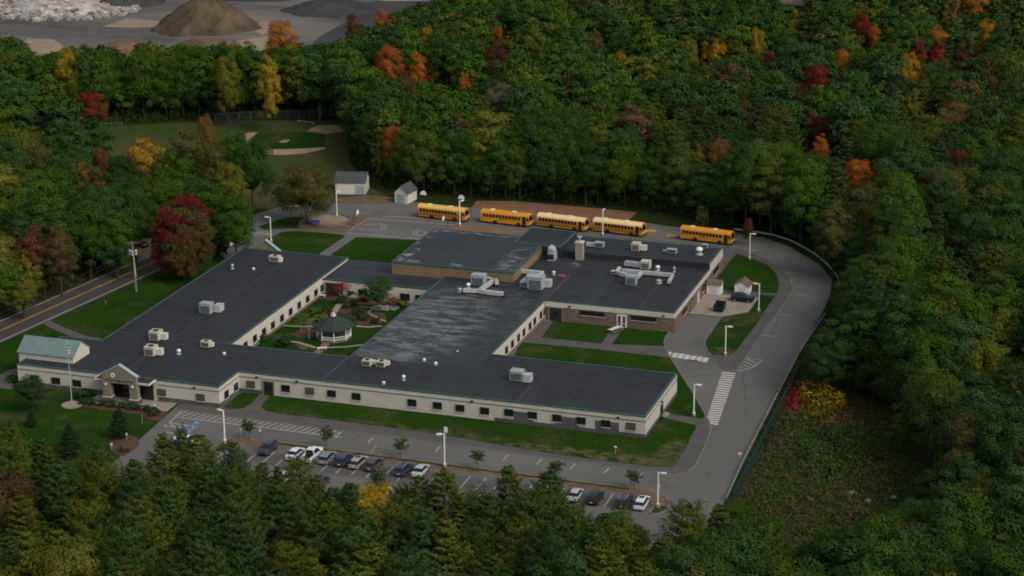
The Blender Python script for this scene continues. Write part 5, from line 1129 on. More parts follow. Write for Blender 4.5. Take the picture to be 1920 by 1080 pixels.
def trunk_mesh(H, r0, seed, limbs=6, pale=False):
    rr = random.Random(seed); b = MB(); pr = Vector((0, 0, 0)); n = 6
    for i in range(1, n+1):
        t = i/n; q = Vector((rr.uniform(-.15, .15)*t, rr.uniform(-.15, .15)*t, H*t)); b.tube(pr, q, r0*(1-.85*(i-1)/n), r0*(1-.85*t), 7, caps=False); pr = q
    for i in range(limbs):
        a = rr.uniform(0, 6.28); z = H*rr.uniform(.3, .75); L = H*.28*(1-z/H)+1; b.tube((0, 0, z), (math.cos(a)*L, math.sin(a)*L, z+L*.8), r0*.35, r0*.1, 5, caps=False)
    me = b.build('trunk', M['birch' if pale else 'bark']); m2 = me.data; bpy.data.objects.remove(me); return m2
DEC = []; PIN = []
for s in range(7):
    H = 18; R = (5.2, 4.8, 5.6, 4.4, 5.0, 5.8, 3.9)[s]; c, n, S, T = dec_cloud(100+s, H, R, (104, 96, 112, 88, 100, 116, 78)[s], 140, .31, (.86, .9, .82, .92, .88, .8, .92)[s])
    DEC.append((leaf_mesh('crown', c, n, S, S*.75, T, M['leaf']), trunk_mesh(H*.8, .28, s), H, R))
for s in range(6):
    H = 20; R = (5.2, 4.6, 5.6, 4.4, 5.0, 5.8)[s]; c, n, S, T, TG = pine_cloud(200+s, H, R, (19, 21, 17, 22, 20, 16)[s], (7, 7, 8, 7, 7, 8)[s], 84, .60, (.25, .2, .3, .15, .22, .3)[s], (.6, .75, .5, .85, .66, .48)[s])
    PIN.append((leaf_mesh('crown', c, n, S, S*.27, T, M['leaf'], TG), trunk_mesh(H*.97, .26, 50+s, 0), H, R))
def spruce_mesh(seed, H, R, ls):
    c, n, S, T, TG = pine_cloud(seed, H, R, 20, 8, 40, ls, .04, .95); return leaf_mesh('crown', c, n, S, S*.5, T, M['leaf'], TG)
SPR = (spruce_mesh(301, 8, 2.3, .34), trunk_mesh(7.6, .14, 90, 0), 8, 2.3)
c, n, S, T = dec_cloud(400, 5, 1.0, 60, 40, .22, .98); ARB = (leaf_mesh('crown', c, n, S, S*.8, T, M['leaf']), trunk_mesh(3, .1, 91, 0), 5, 1.0)
c, n, S, T = dec_cloud(401, 5, 1.9, 34, 46, .22, .72); SML = (leaf_mesh('crown', c, n, S, S*.8, T, M['leaf']), trunk_mesh(3.6, .07, 92, 5), 5, 1.9)
c, n, S, T = dec_cloud(402, 5, 1.9, 16, 24, .2, .62); SPA = (leaf_mesh('crown', c, n, S, S*.8, T, M['leaf']), trunk_mesh(4, .09, 93, 9, True), 5, 1.9)
c, n, S, T = dec_cloud(403, 1.0, .62, 22, 45, .13, 1.0); BSH = (leaf_mesh('crown', c, n, S, S*.8, T, M['leaf']), trunk_mesh(.6, .04, 94, 4), 1.0, .62)
def put_tree(name, var, x, y, H, R, colr, alpha, label, cat, group=None, z=0, rz=None, drop=0):
    s = H/var[2]; sr = R/var[3]
    root = empty(name, (x, y, z), random.uniform(0, 6.28) if rz is None else rz, label, cat, group)
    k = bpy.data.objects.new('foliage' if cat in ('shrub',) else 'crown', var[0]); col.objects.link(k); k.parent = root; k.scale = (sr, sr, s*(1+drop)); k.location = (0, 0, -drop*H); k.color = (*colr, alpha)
    t = bpy.data.objects.new('stem' if cat == 'shrub' else 'trunk', var[1]); col.objects.link(t); t.parent = root; t.scale = (min(sr, s)*1.05,)*2+(s,)
    return root
GRN = [(.028, .062, .009), (.034, .070, .009), (.023, .055, .010), (.044, .077, .009), (.028, .058, .013)]
OLV = [(.046, .068, .011), (.058, .074, .012)]
PGR = [(.034, .062, .012), (.047, .068, .012), (.067, .080, .012), (.030, .056, .015)]
CC = dict(red=(.125, .02, .010), darkred=(.065, .024, .012), orange=(.29, .095, .015), orangered=(.23, .06, .016), yellow=(.21, .15, .014), gold=(.24, .135, .012), brown=(.075, .048, .018), rust=(.09, .038, .016), yelgreen=(.10, .105, .014), olive=(.065, .065, .016), tan=(.12, .075, .025), greybrown=(.10, .085, .055), pinkred=(.17, .02, .02))
placed = []; FEATPX = []
def place_px(px, py, H, R, colr, alpha, label, name='deciduous_tree', cat='tree', var=None, base=None, frac=.64, group=None):
    x, y, _ = G(*base) if base else G(px, py, H*frac)
    t = PX((x, y, H*.68)); FEATPX.append((t[0], t[1], math.hypot(x, y)))
    placed.append((x, y, R)); v = var or DEC[len(placed) % 7]
    return put_tree(name, v, x, y, H, R, CC.get(colr, colr) if isinstance(colr, str) else colr, alpha, label, cat, group, drop=.08)
GA = {}
# trees that stand out by colour or place
FEAT = [(330, 408, 18.5, 6.0, (.085, .016, .010), .42, 'big crimson maple fading to green on its right, beside the street', (345, 521)), (588, 365, 13.5, 6.6, (.062, .058, .016), .3, 'broad spreading olive and rust tree beside the sand ring', (575, 420)),
 (272, 308, 17, 5.2, 'gold', 0, 'golden orange tree left of the big grove by the playing field', None), (128, 140, 21, 3.6, 'yellow', 0, 'tall yellow tree left in the tree line behind the field', None), (172, 200, 12, 4.4, 'red', 0, 'bright red low tree in the tree line behind the field', None),
 (505, 155, 21, 3.7, 'yellow', 0, 'tall narrow yellow tree in the tree line near the backstop', None), (528, 82, 20, 5, 'orange', .3, 'orange brown tree top against the quarry yard', None), (425, 150, 20, 4, 'yelgreen', 0, 'yellow green tree in the tree line left of the tall yellow one', None),
 (728, 130, 19, 4.6, 'orangered', 0, 'orange red maple high on the wood edge above the backstop', None), (783, 137, 17, 3.4, 'orange', 0, 'bright orange tree beside the orange red maple', None), (815, 140, 15, 2.6, 'yellow', 0, 'small yellow tree right of the bright orange one', None),
 (735, 275, 15, 3.0, 'orangered', .2, 'slim orange red tree at the wood edge above the large shed', None), (712, 285, 12, 2.2, 'yelgreen', 0, 'small yellow green tree at the wood edge above the large shed', None), (930, 127, 17, 5, 'darkred', 0, 'dull dark red tree in the wood above the school', None),
 (935, 193, 16, 5.4, 'greybrown', 0, 'thin grey brown fading tree in the middle of the wood', None), (933, 82, 15, 2.6, 'orangered', 0, 'small orange red crown high in the middle wood', None), (1002, 95, 17, 4.6, 'yelgreen', 0, 'yellow green crown high in the middle wood', None),
 (870, 172, 14, 2.4, 'orange', 0, 'small orange crown above the middle wood edge', None), (760, 180, 16, 4.6, 'brown', 0, 'brownish red crown below the orange maple', None), (862, 248, 15, 4.2, 'brown', 0, 'brown crown at the wood edge behind the second bus', None),
 (800, 82, 15, 2.6, 'yellow', 0, 'yellow crown beside the quarry edge of the wood', None), (716, 45, 15, 2.4, 'orange', 0, 'orange tipped crown at the quarry edge', None), (660, 55, 14, 3, 'rust', 0, 'rusty crown against the dark quarry ground', None),
 (1070, 178, 15, 3, 'brown', 0, 'brown orange crown right of the grey brown fading tree', None), (1115, 90, 15, 3, 'tan', 0, 'tan crown in the upper middle wood', None), (1165, 128, 14, 2.2, 'yellow', 0, 'small yellow crown in the upper middle wood', None), (1210, 145, 16, 4.0, 'yelgreen', .1, 'yellow green crown right of the small yellow one', None),
 (1290, 110, 16, 3.8, 'yelgreen', 0, 'yellow green crown left of the golden upper crown', None), (1342, 104, 16, 3.8, 'gold', 0, 'golden crown in the upper right wood', None), (1420, 92, 17, 3.0, 'yellow', 0, 'yellow upright crown in the upper right wood', None), (1490, 50, 15, 2.4, 'yellow', 0, 'small yellow crown near the top of the upper right wood', None),
 (1614, 62, 18, 3.8, 'red', 0, 'bright crimson crown in the upper right wood', None), (1640, 80, 15, 2.2, 'orange', 0, 'small orange crown touching the crimson one', None), (1785, 28, 19, 4.2, 'tan', .3, 'tall tan orange tree near the top right', None), (1828, 12, 19, 4.8, 'orange', 0, 'orange tree at the top edge right', None),
 (1748, 80, 16, 4.4, 'orange', 0, 'orange crown right of the top right pines', None), (1722, 108, 15, 2.6, 'pinkred', 0, 'left pink red crown below the orange crown', None), (1757, 107, 15, 2.8, 'pinkred', 0, 'right pink red crown below the orange crown', None), (1705, 142, 17, 4.0, 'gold', .2, 'mottled gold crown below the pink red crowns', None),
 (1850, 75, 17, 3.2, 'gold', 0, 'golden tree at the upper right edge', None), (1820, 98, 16, 4.4, 'olive', 0, 'olive crown at the upper right edge', None), (1532, 160, 17, 4.2, 'red', 0, 'deep red crown among pines in the right wood', None), (1492, 180, 14, 3.0, 'darkred', 0, 'dark wine red crown left of the deep red one', None),
 (1575, 130, 16, 3.4, 'orange', .3, 'orange and green crown above the deep red one', None), (1440, 132, 15, 3, 'darkred', 0, 'dull red crown in the right wood', None), (1800, 122, 15, 3, 'darkred', 0, 'dull red crown near the upper right edge', None), (1395, 222, 16, 3.0, 'brown', .2, 'brown orange crown among the middle right pines', None),
 (1520, 245, 15, 3.2, 'rust', .2, 'rusty crown among the right hand pines', None), (1545, 255, 15, 3.0, 'rust', 0, 'second rusty crown touching the first among the pines', None), (1782, 235, 18, 6, 'tan', .3, 'wide orange brown crown at the right', None), (1855, 180, 16, 4.2, 'brown', .2, 'brown crown at the right edge below the gold trees', None), (1710, 210, 17, 3, 'yelgreen', 0, 'bright yellow green upright crown at the right', None),
 (1538, 292, 14, 3.0, 'orange', .3, 'orange yellow tipped crown in the right wood', None), (1345, 300, 15, 4.0, 'tan', .2, 'orange tan crown above the loop road wood edge', None), (1308, 310, 14, 2.4, 'tan', 0, 'small tan crown left of the orange tan one', None), (1612, 340, 15, 4.0, 'orange', .2, 'pale orange crown in the centre right wood', None), (1645, 344, 13, 2.4, 'orangered', 0, 'low orange crown right of the pale orange one', None),
 (1795, 325, 16, 4.6, 'rust', 0, 'rust red crown in the right hand wood', None), (1645, 470, 14, 2.6, 'orangered', 0, 'vivid orange small crown right of the loop road', None), (1782, 478, 14, 2.4, 'darkred', 0, 'small red crown in the dark right hand wood', None), (1620, 395, 18, 5.2, 'olive', .15, 'olive gold crown right of the loop road bend', None), (1565, 430, 17, 4.6, 'olive', .1, 'olive crown overhanging the loop road bend', None),
 (1403, 427, 6.5, 1.5, 'rust', .3, 'small orange red tree behind the guardrail beside the right bus', None), (1316, 404, 7, 1.6, (.05, .05, .014), .3, 'small olive tree behind the right bus', None),
 (1850, 700, 16, 5.0, 'yelgreen', 0, 'bright yellow green crown at the lower right', None), (1870, 640, 17, 4.4, 'yelgreen', .1, 'yellow green pine-topped crown at the right edge', None), (1840, 945, 14, 3.2, 'yelgreen', .1, 'yellow green tree in the lower right wood', None), (1812, 850, 17, 5.2, 'olive', 0, 'olive crown at the corner of the shrubby clearing', None),
 (1700, 1047, 15, 3.6, 'orangered', 0, 'orange red crown at the bottom right', None), (701, 975, 16, 4.7, (.27, .18, .012), 0, 'bright golden tree in the foreground pines below the car park', None), (960, 985, 10, 1.4, 'orange', 0, 'tiny orange tree top among the foreground pines', None), (530, 1076, 14, 2.4, 'yelgreen', 0, 'yellow green tip at the bottom edge', None),
 (60, 470, 15, 5.6, 'rust', 0, 'rust brown tree left of the road', None), (110, 470, 15, 4.6, 'brown', 0, 'dull brown tree left of the road beside the rust one', None), (10, 480, 14, 3.4, 'yelgreen', 0, 'yellow tree at the left edge by the road', None), (50, 515, 11, 3, 'yelgreen', .1, 'yellow green tree low beside the road', None), (42, 552, 8, 2.8, 'yelgreen', .3, 'small yellow and orange tree at the roadside', None),
 (150, 350, 17, 5.2, 'tan', .2, 'orange brown crown in the left grove', None), (75, 320, 17, 4.6, 'olive', .2, 'olive yellow crown in the left grove', None), (180, 360, 16, 4, 'brown', 0, 'brown crown at the right side of the left grove', None), (60, 290, 18, 4.6, 'olive', 0, 'yellowish crown at the top of the left grove', None), (190, 320, 16, 3.2, 'rust', .2, 'rusty crown tip in the left grove', None),
 (350, 290, 18, 6.2, 'olive', .08, 'olive green broad tree in the grove by the playing field', None), (405, 315, 17, 5, 'olive', .15, 'olive brown tree in the middle of the grove by the playing field', None), (435, 345, 16, 4, 'yelgreen', 0, 'yellow green tree in front of the grove by the playing field', None), (385, 260, 17, 3, 'tan', .2, 'tan topped tree at the back of the grove by the playing field', None),
 (60, 250, 14, 4, (.03, .05, .014), 0, 'dark green round tree in front of the left backstop', None)]
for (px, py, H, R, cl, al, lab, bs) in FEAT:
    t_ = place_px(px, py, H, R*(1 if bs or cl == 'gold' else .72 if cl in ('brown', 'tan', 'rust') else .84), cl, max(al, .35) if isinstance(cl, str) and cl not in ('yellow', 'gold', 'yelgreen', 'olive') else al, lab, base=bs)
    if 'crimson maple' in lab:                   # the right half of this maple is still green and rust
        t_.rotation_euler = (0, 0, 0)
        for dx, dy, dz, sc_, c_ in ((3.1, -1.0, -.6, .72, (.045, .05, .012)), (1.6, -3.0, -3.2, .55, (.075, .045, .014)), (-2.5, -1.5, -3.5, .6, (.085, .018, .014))):
            k_ = bpy.data.objects.new('crown', DEC[2][0]); col.objects.link(k_); k_.parent = t_; k_.location = (dx, dy, dz); k_.scale = (sc_, sc_, .92); k_.color = (*c_, 0)
for (px, py, H, R, ci, lab) in ((440, 300, 19, 4.6, 0, 'dark green tree at the right side of the grove by the playing field'), (470, 310, 18, 4.6, 2, 'dark green rightmost tree of the grove by the playing field'), (395, 390, 17, 5.2, 0, 'green tree right behind the crimson maple'), (440, 410, 15, 4.4, 1, 'green tree overhanging the small car park'), (320, 330, 17, 5, 1, 'green tree above the crimson maple'), (250, 400, 17, 5, 0, 'dark green tree left of the crimson maple'), (215, 440, 15, 4, 1, 'dark green roadside tree behind the utility pole'),
                               (165, 430, 17, 5, 0, 'dark tree with a pale trunk left of the road')):
    place_px(px, py, H, R, GRN[ci], .0, lab)
# foreground tops: (px, py of the tip, height, radius, label, tone)
FG = [(15, 800, 17, 4.6, 1, 'olive pine at the lower left corner of the lawn'), (78, 822, 16, 3.6, 0, 'pine left of the dark lawn spruce'), (178, 840, 14, 3.4, 1, 'bushy pine between the two lawn spruces'), (305, 812, 17, 4.2, 2, 'yellow green pine tallest above the lot entrance'), (372, 818, 16, 4.4, 2, 'olive pine right of the lot entrance'), (340, 806, 15, 1.8, 0, 'thin bluish pine tip between the two olive pines'), (437, 834, 16, 3.0, 0, 'pointed dark pine before the left island end'),
      (490, 868, 14, 3.0, 1, 'low pine top below the dark grey SUV'), (556, 862, 16, 3.4, 2, 'sparse pine hiding the white car'), (520, 874, 15, 2.6, 0, 'small green pine left of the sparse one'), (625, 915, 15, 3.2, 0, 'dark pine below the blue SUV'), (708, 886, 14, 1.9, 0, 'slim young pine behind the golden tree'), (785, 898, 16, 3.8, 1, 'bushy pine right of the golden tree'), (832, 879, 18, 4.4, 2, 'tall plumed pine below the middle lamp'), (752, 915, 14, 2.6, 1, 'green pine just right of the golden tree'),
      (955, 873, 19, 4.4, 1, 'tall dark pine, left of the big pair in front of the car park'), (1030, 886, 19, 4.6, 0, 'tall dark pine, right of the big pair in front of the car park'), (900, 925, 17, 4, 0, 'pine left of the big pair'), (1085, 955, 15, 3.6, 0, 'pine below the black SUV at the right'), (1135, 962, 14, 3.2, 0, 'round dark pine below the right hand cars'), (1290, 950, 17, 4.6, 2, 'olive pine beside the east drive foot'), (1352, 946, 17, 4.4, 1, 'pine at the foot of the green fence'), (1195, 990, 13, 3.4, 1, 'low green pine below the island end'), (1420, 985, 16, 4, 1, 'pine at the lower edge of the clearing')]
FG += [(590, 896, 16, 2.8, 1, 'pine below the white pickup, right of the sparse pine'), (655, 905, 17, 3.4, 0, 'dark pine left of the golden tree'), (745, 940, 17, 4.2, 1, 'broad pine just below the golden tree on its right'), (865, 925, 17, 4.2, 2, 'olive pine between the plumed pine and the dark pair'), (915, 935, 17, 4, 0, 'dark pine close left of the dark pair'), (990, 925, 18, 3.8, 1, 'pine filling the gap of the dark pair'),
       (1060, 950, 17, 3.6, 1, 'pine on the right shoulder of the dark pair'), (1110, 985, 17, 4, 0, 'dark green pine below the two left cars of the right end'), (1160, 985, 15, 3.4, 2, 'yellow green round pine below the right hand cars'), (1240, 1010, 15, 3.6, 1, 'low pine left of the olive pine at the drive foot'), (520, 905, 18, 4.2, 0, 'wide dark pine under the dark grey SUV'), (450, 880, 18, 4.2, 1, 'wide pine under the left island end'), (390, 868, 18, 4.4, 0, 'wide pine under the lot entrance pines'), (250, 862, 17, 4.2, 1, 'pine left of the lot entrance'), (600, 940, 19, 4.4, 1, 'wide pine in the second rank under the white pickup'), (800, 950, 18, 4.4, 0, 'wide pine in the second rank under the silver sedan')]
for i, (px, py, H, R, ci, lab) in enumerate(FG):
    x, y, _ = G(px, py, H); placed.append((x, y, R)); put_tree('pine_tree', PIN[i % 6], x, y, H, R*1.1, PGR[ci], 0, lab, 'pine tree', 'foreground pines below the car park')
# protected picture areas: nothing random may stand in front of these
PROT = [[(0, 600), (205, 492), (200, 458), (300, 446), (330, 475), (345, 522), (365, 470), (460, 452), (462, 425), (485, 398), (545, 388), (620, 380), (622, 340), (660, 320), (695, 322), (770, 340), (890, 372), (1200, 392), (1380, 430), (1440, 438), (1530, 480), (1568, 515), (1562, 560), (1520, 640), (1470, 720), (1405, 870), (1310, 985), (1240, 985), (1150, 960), (1075, 945), (1070, 920), (1000, 905), (880, 905), (840, 900), (760, 935), (650, 925), (600, 905), (560, 890), (480, 878), (430, 860), (380, 835), (290, 830), (215, 865), (200, 850), (80, 825), (0, 805)],
        [(80, 250), (230, 240), (400, 229), (600, 222), (650, 228), (655, 262), (690, 320), (700, 345), (620, 330), (520, 330), (500, 290), (440, 262), (300, 262), (230, 285), (205, 300), (190, 262)],
        [(-100, 0), (0, -60), (820, -60), (830, 0), (770, 8), (690, 30), (630, 70), (560, 75), (480, 95), (420, 88), (350, 78), (225, 70), (180, 78), (110, 90), (60, 98), (30, 65), (-100, 60)],
        [(225, 75), (252, 80), (250, 130), (232, 125)],
        [(1430, -30), (1535, -30), (1520, 8), (1490, 9), (1435, 2)],
        [(1440, 800), (1472, 742), (1585, 738), (1610, 775), (1690, 800), (1755, 840), (1760, 880), (1660, 970), (1600, 985), (1500, 985), (1410, 960), (1395, 905)]]
BAN = [LAWN, DRIVE, STREET, GRAVEL, FIELD, QUARRY, gpoly([(1365, 948), (1430, 822), (1475, 745), (1590, 760), (1690, 800), (1740, 850), (1690, 1000), (1560, 1020), (1400, 1000)]), SL1, SL2, [(-205, 310), (-60, 310), (-60, 445), (-205, 445)], gpoly([(640, 372), (780, 350), (900, 372), (1200, 390), (1380, 430), (1380, 440), (640, 385)])]
rr = random.Random(5); cand = []
y = 196.
while y < 790:
    sp = 6.7 if y < 470 else 7.3
    x = -470.
    while x < 130:
        X, Y = x+rr.uniform(-.42, .42)*sp, y+rr.uniform(-.42, .42)*sp; x += sp
        pp = PX((X, Y, 10))
        if not (-170 < pp[0] < 2090 and -110 < pp[1] < 1330): continue
        if any(inpoly(X, Y, P) for P in BAN): continue
        fg = Y < 285 and pp[1] > 780; ur = pp[0] > 1180 and pp[1] < 330
        low = pp[1] > 780 and pp[0] > 1250
        pine = rr.random() < (.8 if fg and not low else .35 if low else .5 if ur else .3 if pp[0] > 1560 else .1 if pp[0] > 560 or pp[1] > 260 else .12)
        H = rr.uniform(15.5, 21) if not pine else rr.uniform(15.5, 20.5); R = rr.uniform(4.8, 6.3) if not pine else rr.uniform(3.8, 5.2)
        for attempt in range(3):
            pts = [(X, Y, H), (X, Y, H*.92), (X, Y, H*.25)]+[(X+R*.95*math.cos(a), Y+R*.95*math.sin(a), H*.62) for a in (0, 1.57, 3.14, 4.71)]
            if any(inpoly(*PX(q), P) for q in pts for P in PROT): H *= .72; R *= .8
            else: break
        else: continue
        if H < 7: continue
        if any((X-a)**2+(Y-b_)**2 < (3.1+.25*r)**2 for a, b_, r in placed): continue
        q = rr.random(); al = 0 if rr.random() < .93 else rr.uniform(.03, .08)
        far_autumn = ur or pp[1] < 330
        if pine: c0 = rr.choice(PGR); nm = 'green pine'
        elif q < .90: c0 = rr.choice(GRN); nm = 'green broadleaf tree'
        elif q < .965: c0 = rr.choice(OLV); nm = 'olive tree'
        elif q < .985: c0 = CC['yelgreen']; nm = 'yellow green tree'
        else: c0 = CC[rr.choice(('brown', 'olive'))]; nm = 'brownish tree'
        j = rr.uniform(.82, 1.2); c0 = tuple(v*j for v in c0)
        t = PX((X, Y, H*.6)); D0 = math.hypot(X, Y)
        if any(abs(t[0]-a) < 34 and -22 < t[1]-b_ < 46+3*(H-16) and D0 < d_ and pp[1] < 1000 for a, b_, d_ in FEATPX):
            H *= .68
            if any(abs(t[0]-a) < 26 and -20 < PX((X, Y, H*.75))[1]-b_ < 30 and D0 < d_ for a, b_, d_ in FEATPX): continue
        inf = -60 < pp[0] < 1980 and -60 < pp[1] < 1180
        D = math.hypot(X, Y-0); cand.append((not inf, D, pine, X, Y, H, R, c0, al, nm, pp))
    y += sp
cand.sort(key=lambda t: (t[0], t[1]))
cnt = {True: sum(1 for f in FG), False: len(FEAT)+8}; far = []
def zone(pp, Y):
    if pp[1] > 780: return 'in the foreground belt below the car park' if pp[0] < 1300 else 'in the lower right wood below the clearing'
    if pp[0] < 560: return 'in the grove left of the road' if pp[1] > 235 else 'in the tree line behind the playing field'
    if pp[0] > 1500 and pp[1] > 330: return 'in the wood right of the loop road'
    return 'in the wood behind the school buses' if pp[0] < 1250 else 'in the upper right wood'
for (out, D, pine, X, Y, H, R, c0, al, nm, pp) in cand:
    if out or cnt[pine] >= 300: far.append((pine, X, Y, H, R, c0, al)); continue
    cnt[pine] += 1; var = rr.choice(PIN if pine else DEC); zn = zone(pp, Y)
    put_tree('pine_tree' if pine else 'deciduous_tree', var, X, Y, H, R, c0, al, nm+' among many like it '+zn, 'pine tree' if pine else 'tree', nm+'s '+zn)
LOD = [dec_cloud(500+i, 18, 5, 64, 48, .64, .82) for i in range(4)]; LOP = [pine_cloud(600+i, 20, 4.2, 13, 6, 16, 1.25, .25, .65) for i in range(3)]
def edge_row(pts, spacing, h0, h1, r0, r1, zn, flip=0):
    P = [Vector(G(*q)) for q in pts]
    for a, c_ in zip(P[:-1], P[1:]):
        L = (c_-a).length; n = max(1, round(L/spacing))
        for k in range(n):
            p = a.lerp(c_, (k+rr.uniform(.2, .8))/n); H = rr.uniform(h0, h1); R = rr.uniform(r0, r1)
            if any((p.x-a_)**2+(p.y-b_)**2 < 7 for a_, b_, r_ in placed): continue
            placed.append((p.x, p.y, R)); c0 = rr.choice(GRN+[OLV[0]]); j = rr.uniform(.85, 1.2)
            put_tree('deciduous_tree', rr.choice(DEC), p.x, p.y, H, R, tuple(v*j for v in c0), 0, 'green broadleaf tree '+zn, 'tree', 'green broadleaf trees '+zn, drop=.13)
edge_row([(5, 240), (60, 236), (210, 228)], 5.2, 17, 20, 3.8, 5, 'in the front row of the tree line behind the playing field')
edge_row([(262, 226), (400, 220), (600, 214), (660, 212)], 5.2, 18, 21, 3.8, 5, 'in the front row of the tree line behind the playing field')
edge_row([(668, 240), (672, 280), (688, 306), (708, 326), (735, 346), (780, 356)], 5.5, 13, 16, 3.6, 4.6, 'on the wood edge along the right side of the playing field')
edge_row([(785, 360), (900, 370), (1050, 378), (1200, 388), (1300, 404), (1385, 421)], 5.6, 13, 17, 3.8, 5, 'on the wood edge right behind the school buses')
edge_row([(1440, 430), (1495, 446), (1552, 474), (1600, 505), (1622, 540), (1618, 590), (1600, 640), (1585, 690), (1620, 738), (1700, 770)], 5.4, 9, 13, 3.2, 4.3, 'on the wood edge outside the loop road')
edge_row([(-20, 575), (80, 535), (190, 488), (205, 462), (300, 440)], 6, 10, 14, 3.6, 4.6, 'on the roadside edge of the left grove')
for nm, isp in (('far_wood', False), ('far_pine_wood', True)):
    Cs, Ns, Ss, Ts, Hs, Tg = [], [], [], [], [], []
    for (pine, X, Y, H, R, c0, al) in far:
        if pine != isp: continue
        L = rr.choice(LOP if pine else LOD); c, n, S, T = L[:4]; a = rr.uniform(0, 6.28); ca, sa = math.cos(a), math.sin(a); Rm = np.array([[ca, sa, 0], [-sa, ca, 0], [0, 0, 1]])
        sc = np.array([R/(4.2 if pine else 5), R/(4.2 if pine else 5), H/(20 if pine else 18)])
        Cs.append((c*sc)@Rm+[X, Y, 0]); Ns.append(n@Rm); Ss.append(S); Ts.append(T); Tg.append((L[4] if pine else RNG.normal(size=c.shape))@Rm)
        hu = np.tile(c0, (len(c), 1)); 
        if al > 0: hu[T[:, 2] < al] = (.12, .06, .015)
        Hs.append(hu)
    if not Cs: continue
    S = np.concatenate(Ss); me = leaf_mesh(nm, np.concatenate(Cs), np.concatenate(Ns), S, S*(.42 if isp else .8), np.concatenate(Ts), M['leafset'], np.concatenate(Tg), np.concatenate(Hs))
    o = bpy.data.objects.new(nm, me); col.objects.link(o)
    tag(o, 'far %s canopy filling the wood toward the top of the photo' % ('pine' if isp else 'broadleaf'), 'wood', kind='stuff')
print('TREES', cnt, 'far', len(far))

# small trees and shrubs
for (bx, by, H, R, var, cl, lab, nm) in ((467, 826, 3.6, 1.3, SML, (.03, .05, .014), 'young green tree on the island beside the two white signs', 'young_tree'), (613, 842, 3.9, 1.25, SML, (.045, .055, .02), 'thin young tree on the island behind the grey wagon', 'young_tree'), (751, 859, 3.4, 1.25, SML, (.035, .055, .016), 'young tree on the island left of the dark blue SUV', 'young_tree'),
      (896, 880, 3.3, 1.25, SML, (.035, .055, .016), 'young tree on the island right of the middle lamp', 'young_tree'), (1044, 900, 3.3, 1.3, SML, (.033, .05, .016), 'young tree on the island above the silver hatchback', 'young_tree'), (1189, 919, 3.3, 1.3, SML, (.04, .058, .016), 'young tree on the island behind the right hand black SUV', 'young_tree'),
      (708, 585, 7.2, 2.7, DEC[1], (.03, .065, .016), 'tall green tree in the garden court', 'garden_tree'), (638, 566, 3.8, 1.5, SPA, (.2, .018, .025), 'small crimson tree in the north corner of the garden court', 'garden_tree'), (648, 560, 3.4, 1.2, SPA, (.2, .02, .025), 'small red tree touching the crimson one in the court', 'garden_tree'), (776, 561, 3.2, 1.5, SPA, (.28, .06, .025), 'sparse orange red sapling by the court back wall', 'garden_tree'),
      (580, 636, 5.0, 2.1, SPA, (.075, .105, .02), 'thin light green birch left of the gazebo', 'garden_tree'), (565, 622, 3.4, 1.6, SPA, (.06, .09, .02), 'light green sapling near the court west wall', 'garden_tree'), (62, 773, 6.8, 2.7, DEC[4], (.026, .045, .016), 'rounded dark green tree standing in front of the west end windows', 'lawn_tree'), (45, 455, 5, 2, SML, (.03, .05, .014), 'small green tree at the left grove foot', 'young_tree')):
    p = G(bx, by); put_tree(nm, var, p[0], p[1], H, R, cl, 0, lab, 'tree', z=.1)
for (bx, by, H, R, lab) in ((225, 822, 5.6, 1.9, 'dark spruce in the planting bed on the lawn'), (133, 857, 6.0, 2.2, 'dark spruce standing on the front lawn'), (60, 800, 3.0, 1.0, 'small dark conifer low on the front lawn')):
    p = G(bx, by); put_tree('spruce_tree', SPR, p[0], p[1], H, R, (.018, .032, .014), 0, lab, 'spruce tree')
for i in range(8):
    p = G(333+i*12, 506-i*3.4); put_tree('arborvitae', ARB, p[0], p[1], 5.2+random.uniform(-.4, .4), 1.25, (.014, .026, .01), 0, 'dark columnar evergreen in the tight hedge row by the west wing', 'evergreen', 'columnar evergreens in the hedge row beside the west wing')
